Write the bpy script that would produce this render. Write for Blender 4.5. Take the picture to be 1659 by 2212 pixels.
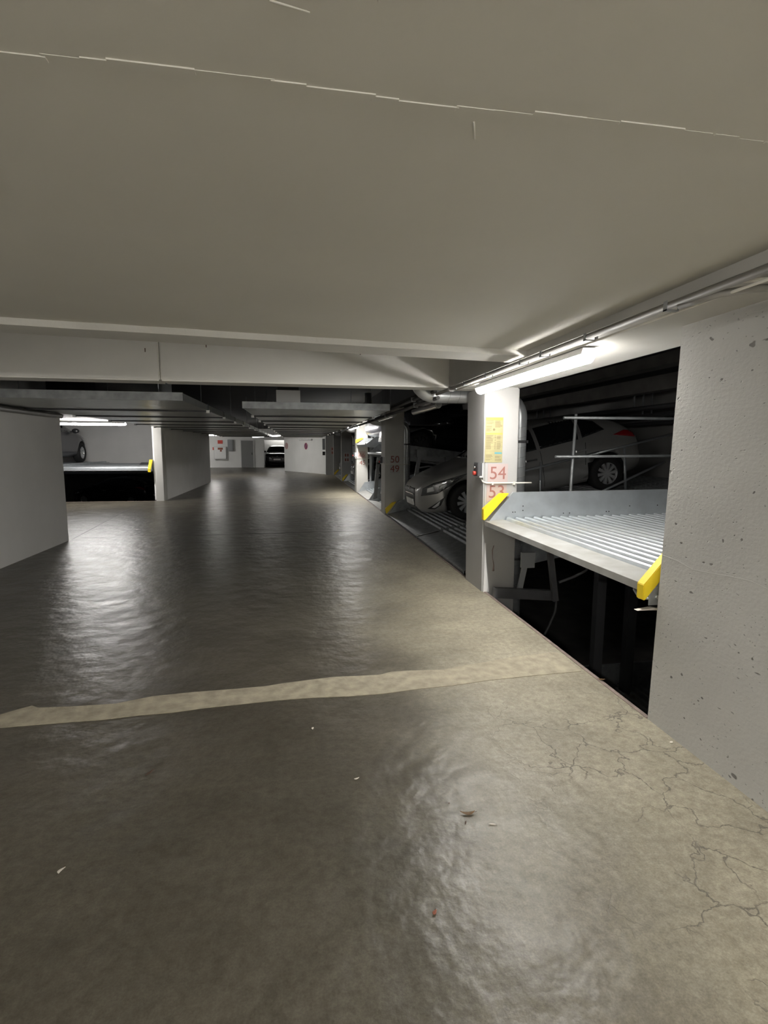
import bpy, bmesh, math, random
from mathutils import Vector, Matrix
from mathutils.bvhtree import BVHTree
random.seed(7)
for o in list(bpy.data.objects): bpy.data.objects.remove(o)
S = bpy.context.scene
C = S.collection
PI = math.pi

# ---------------------------------------------------------------- camera
F_PX, PITCH, ROLL, YAW = 1107.546, math.radians(7.197), math.radians(.245), math.radians(9.545)
cam = bpy.data.cameras.new('camera'); cam.sensor_fit = 'HORIZONTAL'; cam.sensor_width = 36
cam.lens = 36*F_PX/1659; cam.clip_start = .02; cam.clip_end = 200
co = bpy.data.objects.new('camera', cam); C.objects.link(co); S.camera = co
fw = Vector((math.sin(YAW)*math.cos(PITCH), math.cos(YAW)*math.cos(PITCH), -math.sin(PITCH)))
rt = Vector((math.cos(YAW), -math.sin(YAW), 0)); up = rt.cross(fw)
r2 = rt*math.cos(ROLL)+up*math.sin(ROLL); u2 = up*math.cos(ROLL)-rt*math.sin(ROLL)
m = Matrix((r2, u2, -fw)).transposed().to_4x4(); m.translation = Vector((0, 0, 1.5)); co.matrix_world = m

# ---------------------------------------------------------------- world, exposure, strengths of the tube lamps
w = bpy.data.worlds.new('world'); S.world = w; w.use_nodes = True
w.node_tree.nodes['Background'].inputs[0].default_value = (.9, .95, 1, 1)
w.node_tree.nodes['Background'].inputs[1].default_value = .004
vs = S.view_settings; vs.view_transform = 'Standard'; vs.look = 'None'; vs.exposure = 0.0; vs.gamma = 1
vs.use_curve_mapping = False
TUBE = 100.0          # emission of a lit tube cover (near ones)
TUBE_FAR = 150.0
TUBE_BACK = 250.0
TUBE_LEFT = 170.0
TUBE_DIM = 30.0

# ---------------------------------------------------------------- materials
MATS = {}
def nt(name):
    m = bpy.data.materials.new(name); m.use_nodes = True; n = m.node_tree; b = n.nodes['Principled BSDF']
    MATS[name] = m; return m, n, b
def rgb(c): return (c[0], c[1], c[2], 1)
def simple(name, col, rough=.6, metal=0., coat=0., spec=.5, noise=0., scale=6., bump=0., bscale=60., col2=None):
    m, n, b = nt(name)
    b.inputs['Base Color'].default_value = rgb(col); b.inputs['Roughness'].default_value = rough
    b.inputs['Metallic'].default_value = metal; b.inputs['Coat Weight'].default_value = coat
    b.inputs['Specular IOR Level'].default_value = spec
    tc = n.nodes.new('ShaderNodeTexCoord')
    if noise > 0 or col2:
        t = n.nodes.new('ShaderNodeTexNoise'); t.inputs['Scale'].default_value = scale; t.inputs['Detail'].default_value = 6
        n.links.new(tc.outputs['Object'], t.inputs['Vector'])
        r = n.nodes.new('ShaderNodeValToRGB'); r.color_ramp.elements[0].position = .32; r.color_ramp.elements[1].position = .68
        c2 = col2 or [x*(1-noise) for x in col]
        r.color_ramp.elements[0].color = rgb(c2); r.color_ramp.elements[1].color = rgb(col)
        n.links.new(t.outputs['Fac'], r.inputs['Fac']); n.links.new(r.outputs['Color'], b.inputs['Base Color'])
    if bump > 0:
        t2 = n.nodes.new('ShaderNodeTexNoise'); t2.inputs['Scale'].default_value = bscale; t2.inputs['Detail'].default_value = 5
        n.links.new(tc.outputs['Object'], t2.inputs['Vector'])
        bp = n.nodes.new('ShaderNodeBump'); bp.inputs['Strength'].default_value = bump; bp.inputs['Distance'].default_value = .01
        n.links.new(t2.outputs['Fac'], bp.inputs['Height']); n.links.new(bp.outputs['Normal'], b.inputs['Normal'])
    return m
def emis(name, col, st):
    m, n, b = nt(name)
    b.inputs['Base Color'].default_value = rgb(col); b.inputs['Emission Color'].default_value = rgb(col)
    b.inputs['Emission Strength'].default_value = st; return m

simple('paint', (.60, .59, .555), .75, noise=.08, scale=3, bump=.12, bscale=45)
simple('paint_ceiling', (.60, .585, .53), .8, noise=.06, scale=1.6, bump=.06, bscale=35)
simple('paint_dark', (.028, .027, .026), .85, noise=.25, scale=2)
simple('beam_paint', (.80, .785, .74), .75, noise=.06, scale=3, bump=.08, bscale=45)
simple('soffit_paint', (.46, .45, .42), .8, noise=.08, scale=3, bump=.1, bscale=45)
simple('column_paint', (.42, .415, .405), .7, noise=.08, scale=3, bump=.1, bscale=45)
simple('wall_paint', (.80, .79, .77), .75, noise=.06, scale=2, bump=.06, bscale=45)
simple('paint_far', (.82, .82, .80), .75, noise=.06, scale=1.5, bump=.1)
simple('grey_paint', (.42, .42, .41), .7, noise=.08, scale=3, bump=.1)
simple('pit_concrete', (.16, .15, .14), .9, noise=.3, scale=3)
simple('zinc', (.60, .635, .66), .36, metal=.7, noise=.16, scale=7, bump=.02, bscale=40)
simple('zinc_dull', (.42, .44, .45), .5, metal=.6, noise=.35, scale=9, bump=.06, bscale=60)
simple('zinc_old', (.52, .53, .52), .5, metal=.5, noise=.3, scale=5, bump=.04, bscale=50, col2=(.38, .375, .35))
simple('duct_metal', (.52, .54, .52), .30, metal=.85, noise=.15, scale=5)
simple('spiral_metal', (.66, .68, .69), .36, metal=.55, noise=.1, scale=10)
simple('steel_edge', (.34, .27, .24), .6, metal=.35, noise=.4, scale=14)
simple('yellow', (.92, .68, .02), .5, noise=.06, scale=20, bump=.05)
simple('black', (.012, .012, .013), .45)
simple('rubber', (.02, .02, .02), .8)
simple('dark_grey', (.07, .07, .075), .5)
simple('mid_grey', (.28, .29, .30), .5)
simple('gear_grey', (.10, .10, .105), .55, noise=.25, scale=8)
simple('light_grey', (.62, .62, .62), .5)
simple('white', (.80, .80, .79), .5)
simple('red', (.62, .06, .04), .45)
simple('number_red', (.25, .07, .05), .7)
simple('number_pink', (.30, .13, .11), .7)
simple('sticker', (.46, .37, .35), .6)
simple('sticker_grey', (.50, .49, .47), .6)
simple('poster', (.40, .36, .19), .55, noise=.15, scale=8)
simple('poster_yellow', (.48, .36, .09), .55)
simple('poster_ink', (.20, .165, .09), .6)
simple('poster_blue', (.10, .30, .34), .6)
simple('sign_purple', (.14, .02, .09), .5)
simple('sign_red', (.45, .12, .13), .5)
simple('conduit', (.30, .29, .27), .55, noise=.2, scale=8)
simple('conduit_white', (.68, .66, .60), .5)
simple('cable', (.06, .06, .06), .6)
simple('door_paint', (.22, .22, .22), .5)
simple('strip', (.43, .385, .29), .85, noise=.32, scale=14, bump=.5, bscale=55)
simple('leaf', (.22, .12, .04), .6, noise=.4, scale=60)
simple('leaf_dark', (.10, .06, .04), .7)
simple('leaf_white', (.75, .70, .62), .6)
simple('leaf_red', (.28, .09, .05), .6)
simple('car_silver', (.50, .50, .49), .32, metal=.55, coat=.6)
simple('car_black', (.015, .015, .017), .25, metal=.2, coat=.8)
simple('car_dark', (.05, .05, .055), .3, metal=.3, coat=.7)
simple('car_white', (.75, .75, .75), .3, coat=.7)
simple('car_glass', (.012, .014, .015), .06, spec=.8, coat=.5)
simple('car_trim', (.02, .02, .02), .45)
simple('chrome', (.85, .85, .85), .12, metal=1.)
simple('rim', (.66, .67, .68), .3, metal=.7)
simple('tail_light', (.38, .01, .015), .15, coat=.8)
simple('head_light', (.16, .165, .17), .12, metal=.4, coat=1.)
simple('lens', (.85, .86, .86), .15, coat=1.)
simple('plate', (.82, .82, .80), .4)
emis('tube_lit', (1, .97, .92), TUBE)
emis('tube_lit_far', (1, .97, .93), TUBE_FAR)
emis('tube_lit_back', (1, .97, .92), TUBE_BACK)
emis('tube_lit_left', (1, .97, .94), TUBE_LEFT)
emis('tube_lit_dim', (1, .97, .92), TUBE_DIM)
simple('tube_off', (.75, .75, .73), .15, coat=.5)

def floor_mat():
    m, n, b = nt('floor_concrete'); L = n.links.new; N = n.nodes.new
    tc = N('ShaderNodeTexCoord')
    def noise(sc, det=6, rough=.6, vec=None):
        t = N('ShaderNodeTexNoise'); t.inputs['Scale'].default_value = sc; t.inputs['Detail'].default_value = det
        t.inputs['Roughness'].default_value = rough; L(vec or tc.outputs['Object'], t.inputs['Vector']); return t.outputs['Fac']
    def ramp(f, p0, c0, p1, c1):
        r = N('ShaderNodeValToRGB'); e = r.color_ramp.elements; e[0].position = p0; e[1].position = p1
        e[0].color = rgb(c0); e[1].color = rgb(c1); L(f, r.inputs['Fac']); return r.outputs['Color']
    def mixc(f, a, c, mode='MIX'):
        x = N('ShaderNodeMix'); x.data_type = 'RGBA'; x.blend_type = mode
        if isinstance(f, (int, float)): x.inputs[0].default_value = f
        else: L(f, x.inputs[0])
        for k, q in ((6, a), (7, c)):
            if isinstance(q, tuple): x.inputs[k].default_value = rgb(q)
            else: L(q, x.inputs[k])
        return x.outputs[2]
    def math_(op, a, c=None):
        x = N('ShaderNodeMath'); x.operation = op
        for k, q in ((0, a), (1, c)):
            if q is None: continue
            if isinstance(q, (int, float)): x.inputs[k].default_value = q
            else: L(q, x.inputs[k])
        return x.outputs[0]
    sx = N('ShaderNodeSeparateXYZ'); L(tc.outputs['Object'], sx.inputs[0])
    def rng(v, a, c):
        x = N('ShaderNodeMapRange'); x.interpolation_type = 'SMOOTHSTEP'; L(v, x.inputs[0])
        x.inputs[1].default_value = a; x.inputs[2].default_value = c; return x.outputs[0]
    # worn driving lane is dark, the band along the pit edge is pale and sandy
    base = ramp(noise(1.1), .35, (.078, .070, .055), .65, (.118, .107, .086))
    sand = ramp(noise(2.3), .35, (.30, .275, .215), .65, (.40, .37, .29))
    n1 = noise(1.4)
    edge = rng(math_('ADD', sx.outputs[0], math_('MULTIPLY', math_('SUBTRACT', n1, .5), 1.2)), .1, 1.5)
    col = mixc(edge, base, sand)
    # mottled scuffs near
    sc = ramp(noise(26, 8, .75), .38, (.66, .64, .60), .64, (1.2, 1.2, 1.18))
    col = mixc(.75, col, sc, 'MULTIPLY')
    fine = ramp(noise(140, 3, .7), .3, (.72, .72, .71), .7, (1.2, 1.2, 1.2))
    col = mixc(.8, col, fine, 'MULTIPLY')
    blot = ramp(noise(5, 4, .6), .25, (.84, .83, .81), .75, (1.05, 1.05, 1.05))
    col = mixc(.7, col, blot, 'MULTIPLY')
    # crack network near the right wall
    wv = N('ShaderNodeVectorMath'); wv.operation = 'ADD'
    wn = N('ShaderNodeTexNoise'); wn.inputs['Scale'].default_value = 7; wn.inputs['Detail'].default_value = 5; L(tc.outputs['Object'], wn.inputs['Vector'])
    ws = N('ShaderNodeVectorMath'); ws.operation = 'SCALE'; ws.inputs[3].default_value = .28; L(wn.outputs['Color'], ws.inputs[0])
    L(tc.outputs['Object'], wv.inputs[0]); L(ws.outputs[0], wv.inputs[1])
    vo = N('ShaderNodeTexVoronoi'); vo.feature = 'DISTANCE_TO_EDGE'; vo.inputs['Scale'].default_value = 4.2; L(wv.outputs[0], vo.inputs['Vector'])
    mask = math_('MULTIPLY', rng(sx.outputs[0], .85, 1.3), math_('SUBTRACT', 1.0, rng(sx.outputs[1], 2.5, 2.9)))
    mask = math_('MULTIPLY', mask, rng(noise(2.1, 2), .40, .5))
    wid = math_('SUBTRACT', 1.0, rng(vo.outputs['Distance'], .004, .022))
    crack = math_('MULTIPLY', wid, mask)
    col = mixc(math_('MULTIPLY', crack, .75), col, (.10, .09, .075))
    L(col, b.inputs['Base Color'])
    # polished by tyres in the lane
    rr = N('ShaderNodeMapRange'); L(noise(3.2, 5, .65), rr.inputs[0]); rr.inputs[1].default_value = .3; rr.inputs[2].default_value = .7
    rr.inputs[3].default_value = .28; rr.inputs[4].default_value = .40
    rough = math_('ADD', rr.outputs[0], math_('MULTIPLY', edge, .18))
    L(rough, b.inputs['Roughness']); b.inputs['Specular IOR Level'].default_value = .5
    h = math_('ADD', math_('MULTIPLY', noise(60, 5, .6), .13), math_('MULTIPLY', noise(6, 3, .5), 1.8))
    h = math_('SUBTRACT', h, math_('MULTIPLY', crack, .4))
    bp = N('ShaderNodeBump'); bp.inputs['Strength'].default_value = .35; bp.inputs['Distance'].default_value = .02
    L(h, bp.inputs['Height']); L(bp.outputs['Normal'], b.inputs['Normal'])
floor_mat()

def pitted_mat():
    m, n, b = nt('pitted_paint'); L = n.links.new; N = n.nodes.new
    tc = N('ShaderNodeTexCoord'); mp = N('ShaderNodeMapping'); mp.inputs['Scale'].default_value = (1, 1, 1.5); L(tc.outputs['Object'], mp.inputs[0])
    wn = N('ShaderNodeTexNoise'); wn.inputs['Scale'].default_value = 9; L(mp.outputs[0], wn.inputs['Vector'])
    ws = N('ShaderNodeVectorMath'); ws.operation = 'SCALE'; ws.inputs[3].default_value = .12; L(wn.outputs['Color'], ws.inputs[0])
    wv = N('ShaderNodeVectorMath'); L(mp.outputs[0], wv.inputs[0]); L(ws.outputs[0], wv.inputs[1])
    v = N('ShaderNodeTexVoronoi'); v.inputs['Scale'].default_value = 19; L(wv.outputs[0], v.inputs['Vector'])
    # only some cells carry a pit
    sp = N('ShaderNodeSeparateColor'); L(v.outputs['Color'], sp.inputs[0])
    rad = N('ShaderNodeMapRange'); L(sp.outputs[0], rad.inputs[0]); rad.inputs[1].default_value = .35; rad.inputs[2].default_value = 1
    rad.inputs[3].default_value = .0; rad.inputs[4].default_value = .30
    d = N('ShaderNodeMath'); d.operation = 'SUBTRACT'; L(rad.outputs[0], d.inputs[0]); L(v.outputs['Distance'], d.inputs[1])
    pit = N('ShaderNodeMapRange'); L(d.outputs[0], pit.inputs[0]); pit.inputs[1].default_value = 0; pit.inputs[2].default_value = .07
    v2 = N('ShaderNodeTexVoronoi'); v2.inputs['Scale'].default_value = 46; L(wv.outputs[0], v2.inputs['Vector'])
    s2 = N('ShaderNodeSeparateColor'); L(v2.outputs['Color'], s2.inputs[0])
    r2_ = N('ShaderNodeMapRange'); L(s2.outputs[1], r2_.inputs[0]); r2_.inputs[1].default_value = .5; r2_.inputs[2].default_value = 1
    r2_.inputs[3].default_value = 0; r2_.inputs[4].default_value = .32
    d2 = N('ShaderNodeMath'); d2.operation = 'SUBTRACT'; L(r2_.outputs[0], d2.inputs[0]); L(v2.outputs['Distance'], d2.inputs[1])
    p2 = N('ShaderNodeMapRange'); L(d2.outputs[0], p2.inputs[0]); p2.inputs[1].default_value = 0; p2.inputs[2].default_value = .12; p2.inputs[4].default_value = .55
    pm = N('ShaderNodeMath'); pm.operation = 'MAXIMUM'; L(pit.outputs[0], pm.inputs[0]); L(p2.outputs[0], pm.inputs[1]); pit = pm
    r = N('ShaderNodeMix'); r.data_type = 'RGBA'; L(pit.outputs[0], r.inputs[0])
    r.inputs[6].default_value = (.60, .595, .575, 1); r.inputs[7].default_value = (.22, .21, .20, 1)
    t = N('ShaderNodeTexNoise'); t.inputs['Scale'].default_value = 2; L(tc.outputs['Object'], t.inputs['Vector'])
    g = N('ShaderNodeMix'); g.data_type = 'RGBA'; g.blend_type = 'MULTIPLY'; g.inputs[0].default_value = .3
    L(r.outputs[2], g.inputs[6]); L(t.outputs['Fac'], g.inputs[7]); L(g.outputs[2], b.inputs['Base Color'])
    b.inputs['Roughness'].default_value = .7
    n1 = N('ShaderNodeTexNoise'); n1.inputs['Scale'].default_value = 42; n1.inputs['Detail'].default_value = 7; L(mp.outputs[0], n1.inputs['Vector'])
    a = N('ShaderNodeMath'); a.operation = 'MULTIPLY_ADD'; L(pit.outputs[0], a.inputs[0]); a.inputs[1].default_value = -1.1; n2 = N('ShaderNodeMath'); n2.operation = 'MULTIPLY'; n2.inputs[1].default_value = .55; L(n1.outputs['Fac'], n2.inputs[0]); L(n2.outputs[0], a.inputs[2])
    bp = N('ShaderNodeBump'); bp.inputs['Strength'].default_value = .5; bp.inputs['Distance'].default_value = .008
    L(a.outputs[0], bp.inputs['Height']); L(bp.outputs['Normal'], b.inputs['Normal'])
pitted_mat()

# ---------------------------------------------------------------- mesh helpers
def nb(): return bmesh.new()
def hexa(bm, v):
    vs_ = [bm.verts.new(p) for p in v]
    for f in ((3, 2, 1, 0), (4, 5, 6, 7), (0, 1, 5, 4), (1, 2, 6, 5), (2, 3, 7, 6), (3, 0, 4, 7)): bm.faces.new([vs_[i] for i in f])
def box(bm, x0, x1, y0, y1, z0, z1):
    hexa(bm, [(x0, y0, z0), (x1, y0, z0), (x1, y1, z0), (x0, y1, z0), (x0, y0, z1), (x1, y0, z1), (x1, y1, z1), (x0, y1, z1)]); return bm
def B(*a): return box(nb(), *a)
def prism(bm, pts, axis, a, c):
    """polygon in the plane across axis, extruded from a to c (x: (y,z); y: (x,z); z: (x,y))"""
    f = {'x': lambda p, t: (t, p[0], p[1]), 'y': lambda p, t: (p[0], t, p[1]), 'z': lambda p, t: (p[0], p[1], t)}[axis]
    A = [bm.verts.new(f(p, a)) for p in pts]; D = [bm.verts.new(f(p, c)) for p in pts]
    n = len(pts); bm.faces.new(A); bm.faces.new(D[::-1])
    for i in range(n): bm.faces.new((A[i], D[i], D[(i+1) % n], A[(i+1) % n]))
    bmesh.ops.recalc_face_normals(bm, faces=bm.faces[:]); return bm
def tube(bm, pts, r, n=10, caps=True):
    pts = [Vector(p) for p in pts]; rings = []; ref = None
    for i, p in enumerate(pts):
        d = (pts[min(i+1, len(pts)-1)]-pts[max(i-1, 0)]).normalized()
        if ref is None: ref = Vector((0, 0, 1)) if abs(d.z) < .9 else Vector((1, 0, 0))
        a = d.cross(ref).normalized(); c = a.cross(d).normalized(); ref = c
        rr = r[i] if isinstance(r, (list, tuple)) else r
        rings.append([bm.verts.new(p+a*math.cos(2*PI*k/n)*rr+c*math.sin(2*PI*k/n)*rr) for k in range(n)])
    for q, s in zip(rings, rings[1:]):
        for k in range(n):
            f = bm.faces.new((q[k], q[(k+1) % n], s[(k+1) % n], s[k])); f.smooth = True
    if caps: bm.faces.new(rings[0][::-1]); bm.faces.new(rings[-1])
    return bm
def cyl(bm, c, axis, r, h, n=20, r2=None):
    d = {'x': Vector((1, 0, 0)), 'y': Vector((0, 1, 0)), 'z': Vector((0, 0, 1))}[axis] if isinstance(axis, str) else Vector(axis).normalized()
    return tube(bm, [Vector(c)-d*h/2, Vector(c)+d*h/2], [r, r if r2 is None else r2], n)
def lathe_y(bm, prof, n=28, y_shift=0):
    """profile of (radius, y) revolved round the y axis"""
    R = [[bm.verts.new((r*math.cos(2*PI*k/n), y+y_shift, r*math.sin(2*PI*k/n))) for k in range(n)] for r, y in prof]
    for a, c in zip(R, R[1:]):
        for k in range(n):
            f = bm.faces.new((a[k], a[(k+1) % n], c[(k+1) % n], c[k])); f.smooth = True
    return bm
def obj(name, bm, mat, parent=None, world=True, bevel=0., smooth=False):
    if bevel > 0: bmesh.ops.bevel(bm, geom=bm.edges[:], offset=bevel, segments=2, affect='EDGES', clamp_overlap=True)
    if smooth:
        for f in bm.faces: f.smooth = True
    me = bpy.data.meshes.new(name); bm.to_mesh(me); bm.free()
    for mm in (mat if isinstance(mat, (list, tuple)) else [mat]): me.materials.append(MATS[mm])
    o = bpy.data.objects.new(name, me); C.objects.link(o)
    if parent:
        o.parent = parent
        if world:
            M = Matrix.Identity(4); p = parent
            while p: M = p.matrix_basis @ M; p = p.parent
            me.transform(M.inverted())
    return o
def tag(o, label, cat, group=None):
    o['label'] = label; o['category'] = cat
    if group: o['group'] = group
    return o
def thing(name, label, cat, loc=(0, 0, 0), group=None, rot=(0, 0, 0)):
    o = bpy.data.objects.new(name, None); C.objects.link(o); o.location = loc; o.rotation_euler = rot
    o.empty_display_size = .1
    return tag(o, label, cat, group)
def struct(name, bm, mat, parent=None, bevel=0.):
    o = obj(name, bm, mat, parent, bevel=bevel)
    if not parent: o['kind'] = 'structure'
    return o
def stuff(o): o['kind'] = 'stuff'; return o
def origin(o, p):
    p = Vector(p); o.data.transform(Matrix.Translation(-p)); o.location = p; return o
def copy_tree(o, parent=None):
    c = o.copy(); C.objects.link(c); c.parent = parent
    for ch in o.children: copy_tree(ch, c)
    return c

# ================================================================= THE SETTING
EX = 1.905            # pit edge / aisle face of the right wall
ZC, ZS = 2.148, 2.105 # near ceiling, soffit
XS = 1.53             # inner edge of the soffit
ZH = 2.78             # upper slab
bm = nb(); prism(bm, [(-3.62, -6), (EX, -6), (EX, 27.2), (EX+.6, 27.2), (EX+.6, 46), (-9, 46), (-9, 30.2), (-5.6, 30.2), (-5.6, 22.8), (-3.87, 22.8), (-3.87, 14.95), (-9, 14.95), (-9, 8.77), (-3.62, 8.77)], 'z', -.3, 0)
fl = struct('floor', bm, 'floor_concrete')
# sand coloured repair strip
ST = [(-3.6, 3.02), (-2.6, 3.0), (-1.67, 3.027), (-1.546, 3.118), (-1.50, 3.08), (-1.327, 3.067), (-1.077, 3.065), (-.886, 3.121), (-.65, 3.143), (-.374, 3.142), (-.22, 3.155), (-.09, 3.181), (.208, 3.214), (.36, 3.2), (.513, 3.201), (.6, 3.235), (.708, 3.228), (.959, 3.203), (1.1, 3.25), (1.25, 3.279), (1.515, 3.334), (1.821, 3.371), (1.87, 3.36)]
SB = [(1.87, 3.044), (1.5, 3.03), (1.183, 3.012), (.95, 2.975), (.709, 2.958), (.5, 2.94), (.273, 2.936), (.05, 2.952), (-.14, 2.956), (-.35, 2.94), (-.534, 2.935), (-.72, 2.91), (-.903, 2.905), (-1.1, 2.88), (-1.255, 2.887), (-1.597, 2.885), (-2.6, 2.86), (-3.6, 2.85)]
bm = nb(); J = lambda P: [(x, y+random.uniform(-.006, .006)) for x, y in P]
prism(bm, J(ST+SB), 'z', -.02, .0035)
o = struct('repair_strip', bm, 'strip', fl); o['label'] = 'rough sand coloured mortar strip across the floor'
# floor joints: thin dark saw cuts standing just below the surface are drawn as narrow filler strips
for nm, p, q in (('joint_filler', (-3.6, 8.98), (1.88, 9.12)), ('joint_filler', (-3.62, 8.9), (-4.15, 14.4)), ('joint_filler', (-3.6, 14.94), (1.88, 14.98))):
    d = (Vector(q)-Vector(p)).normalized(); nn = Vector((-d.y, d.x))*.006; p = Vector(p); q = Vector(q)
    struct(nm, prism(nb(), [p-nn, q-nn, q+nn, p+nn], 'z', -.01, .0015), 'dark_grey', fl)
# steel angle along the pit edge
for a, c in ((2.425, 4.985), (5.54, 11.21), (11.77, 17.0), (17.6, 22.4), (23.1, 27.2)):
    struct('edge_angle', B(EX-.004, EX+.022, a, c, -.30, .004), 'steel_edge', fl)
struct('edge_angle', B(-6.9, -3.88, 14.94, 14.965, -.3, .004), 'steel_edge', fl)

# near low ceiling, ending in a crooked lip
struct('ceiling', prism(nb(), [(-3.62, -6), (XS, -6), (XS, 3.4), (-3.62, 2.9)], 'z', ZC, ZC+.25), 'paint_ceiling')
cl = bpy.data.objects['ceiling']
bm = nb()   # lip below the slab edge, a little ragged
lf = [(-3.62, 2.742)]+[(x, 2.742+(x+3.62)*.1165+random.uniform(-.006, .006)) for x in [-3.3+.18*i for i in range(27)] if x < XS]+[(XS, 3.345)]
lb = [(XS, 3.615), (.2, 3.45), (-1.6, 3.2), (-3.62, 3.0)]
prism(bm, lf+lb, 'z', ZC-.036, ZC+.02)
o = struct('ceiling_lip', bm, 'paint', cl)
prism_top = prism(nb(), [(-3.62, 2.95), (XS, 3.45), (XS, 3.615), (-3.62, 3.0)], 'z', ZC+.02, ZH)
struct('slab_edge', prism_top, 'paint_ceiling', cl)
# board mark running across the near ceiling: stepped thin ridge
bm = nb(); x = -2.6
while x < 1.5:
    dx = random.uniform(.04, .14); yj = 1.03+random.uniform(-.003, .003)+.008*math.sin(x*7); ww = random.uniform(.002, .008)
    if x < .75: box(bm, x, x+dx*1.05, yj-ww, yj+ww, ZC-random.uniform(.0008, .0026), ZC+.005)
    else: box(bm, x, x+dx*.9, yj-.003, yj+.003, ZC-.0008, ZC+.005)
    x += dx
stuff(struct('board_mark', bm, 'paint_ceiling', cl))
for x, y, a in ((.0, .86, .2), (-.09, .80, -.1), (-.02, .81, .1), (.12, .80, 1.3), (.37, 1.10, 1.2)):
    bm = tube(nb(), [(x-.03*math.cos(a), y-.03*math.sin(a), ZC), (x, y, ZC+.0005), (x+.03*math.cos(a), y+.03*math.sin(a), ZC+.001)], .0022, 6)
    struct('drip_mark', bm, 'paint_ceiling', cl)
# thin edge ridge of the ceiling along the right soffit
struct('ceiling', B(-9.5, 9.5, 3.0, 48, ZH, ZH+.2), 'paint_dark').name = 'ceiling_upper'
# soffit beam along the right side
sb = thing('soffit_beam', 'pale soffit beam running above the right parking bays beside the tube lamp', 'beam', (XS, 0, ZS))
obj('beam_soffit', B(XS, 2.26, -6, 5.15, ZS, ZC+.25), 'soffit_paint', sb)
obj('beam_upstand', B(XS+.001, 2.26, 3.3, 5.152, ZC+.24, ZH), 'paint_ceiling', sb)
# cross beam
cb = thing('cross_beam', 'long white concrete beam crossing the lane below the dark upper ceiling', 'beam', (-1, 5.3, ZS))
obj('beam_panel', B(-3.9, -1.252, 5.16, 5.43, ZS, ZH), 'beam_paint', cb, bevel=.012)
obj('beam_panel', B(-1.248, 2.26, 5.16, 5.43, ZS, ZH), 'beam_paint', cb, bevel=.012)
for x, z in ((-1.37, 2.36), (.62, 2.40), (-.83, 2.42)):
    obj('rust_mark', B(x, x+.008, 5.157, 5.162, z, z+.035), 'leaf_dark', cb)
# right near wall
struct('wall_right', prism(nb(), [(-6, -1.8), (2.455, -1.8), (2.417, 0), (2.372, ZS), (-6, ZS)], 'x', EX, EX+.34), 'pitted_paint')
wr = bpy.data.objects['wall_right']
bm = nb(); box(bm, EX-.003, EX+.001, -2, 2.40, .885, .889)
pts = [(EX-.0005, -2+.11*i, .925+.012*math.sin(i*1.3)+random.uniform(-.006, .006)) for i in range(41)]
bm.clear(); tube(bm, pts, .0008, 5); struct('lift_line', bm, 'pitted_paint', wr)
# left walls
struct('wall_left', B(-3.97, -3.62, -6, 8.774, 0, ZH), 'wall_paint')
struct('wall_left_far', B(-3.99, -3.65, 15.30, 22.5, 0, ZH), 'wall_paint')
struct('wall_rear', B(-3.97, 2.3, -6.2, -6, 0, ZH), 'paint')
# far hall
wb = struct('wall_back', B(-9, -2.40, 38.5, 38.8, 0, ZH), 'paint_far')
struct('wall_back_recess', B(-9, 3, 44, 44.2, 0, ZH), 'paint_far')
struct('wall_far_left', B(-9.2, -9, 30.3, 38.8, 0, ZH), 'paint_far')
struct('wall_left_end', B(-9.2, -5.6, 30.0, 30.3, 0, 1.9), 'paint_far')
struct('wall_left_bay_corner', B(-5.8, -5.6, 22.8, 30.0, -1.5, ZH), 'grey_paint')
struct('wall_left_bay_return', B(-5.6, -3.99, 22.8, 22.95, -1.5, ZH), 'grey_paint')
bm = prism(nb(), [(-.814, 33.0), (1.56, 28.6), (1.9, 28.8), (-.50, 33.4), (-.45, 44), (-.8, 44), (-.80, 33.5)], 'z', 0, ZH)
bw = struct('wall_far_block', bm, 'paint_far')
struct('wall_far_end', B(1.50, 3.6, 27.85, 28.2, 0, ZH), 'grey_paint')
struct('lintel_far', B(-2.40, -.8, 38.5, 38.8, 1.99, ZH), 'paint_far').name = 'trim_1'
# door in the far wall
d = struct('door_1', B(-3.99, -3.15, 38.44, 38.5, 0.01, 1.93), 'door_paint')
obj('door_handle', B(-3.27, -3.22, 38.40, 38.44, .92, 1.08), 'black', d)
obj('door_frame', prism(nb(), [(-4.04, 0.01), (-4.04, 1.98), (-3.10, 1.98), (-3.10, 0.01), (-3.15, 0.01), (-3.15, 1.93), (-3.99, 1.93), (-3.99, 0.01)], 'y', 38.42, 38.5), 'light_grey', d)
# pit behind the right columns and beside the left wall
struct('floor_pit', B(EX+.01, 8.5, -6, 28, -2.0, -1.8), 'pit_concrete')
struct('wall_pit_edge', B(EX-.2, EX+.003, -6, 27.2, -1.8, -.3), 'pit_concrete')
struct('wall_right_back', B(7.9, 8.2, -6, 28, -1.8, ZH), 'grey_paint')
struct('wall_bay_near', B(EX+.34, 8, -1.0, -.8, -1.8, ZH), 'pit_concrete')
struct('wall_bay_far', B(1.9, 8, 27.6, 27.85, -1.8, ZH), 'grey_paint')
struct('floor_left_pit', B(-13.5, -3.87, 15, 30.2, -1.8, -1.5), 'pit_concrete')
struct('wall_left_bay', B(-13.7, -13.4, 15, 30.2, -1.5, ZH), 'grey_paint')
struct('wall_left_bay_rear', B(-13.5, -5.6, 30.0, 30.2, -1.5, 0), 'pit_concrete')
struct('wall_left_bay_upper', B(-13.4, -4.0, 19.6, 19.9, .6, ZH), 'wall_paint')
struct('wall_left_lane', B(-9.2, -9, 8.5, 15, 0, ZH), 'grey_paint')
struct('wall_left_lane_near', B(-9.2, -3.97, 8.5, 8.76, 0, ZH), 'grey_paint')
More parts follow.
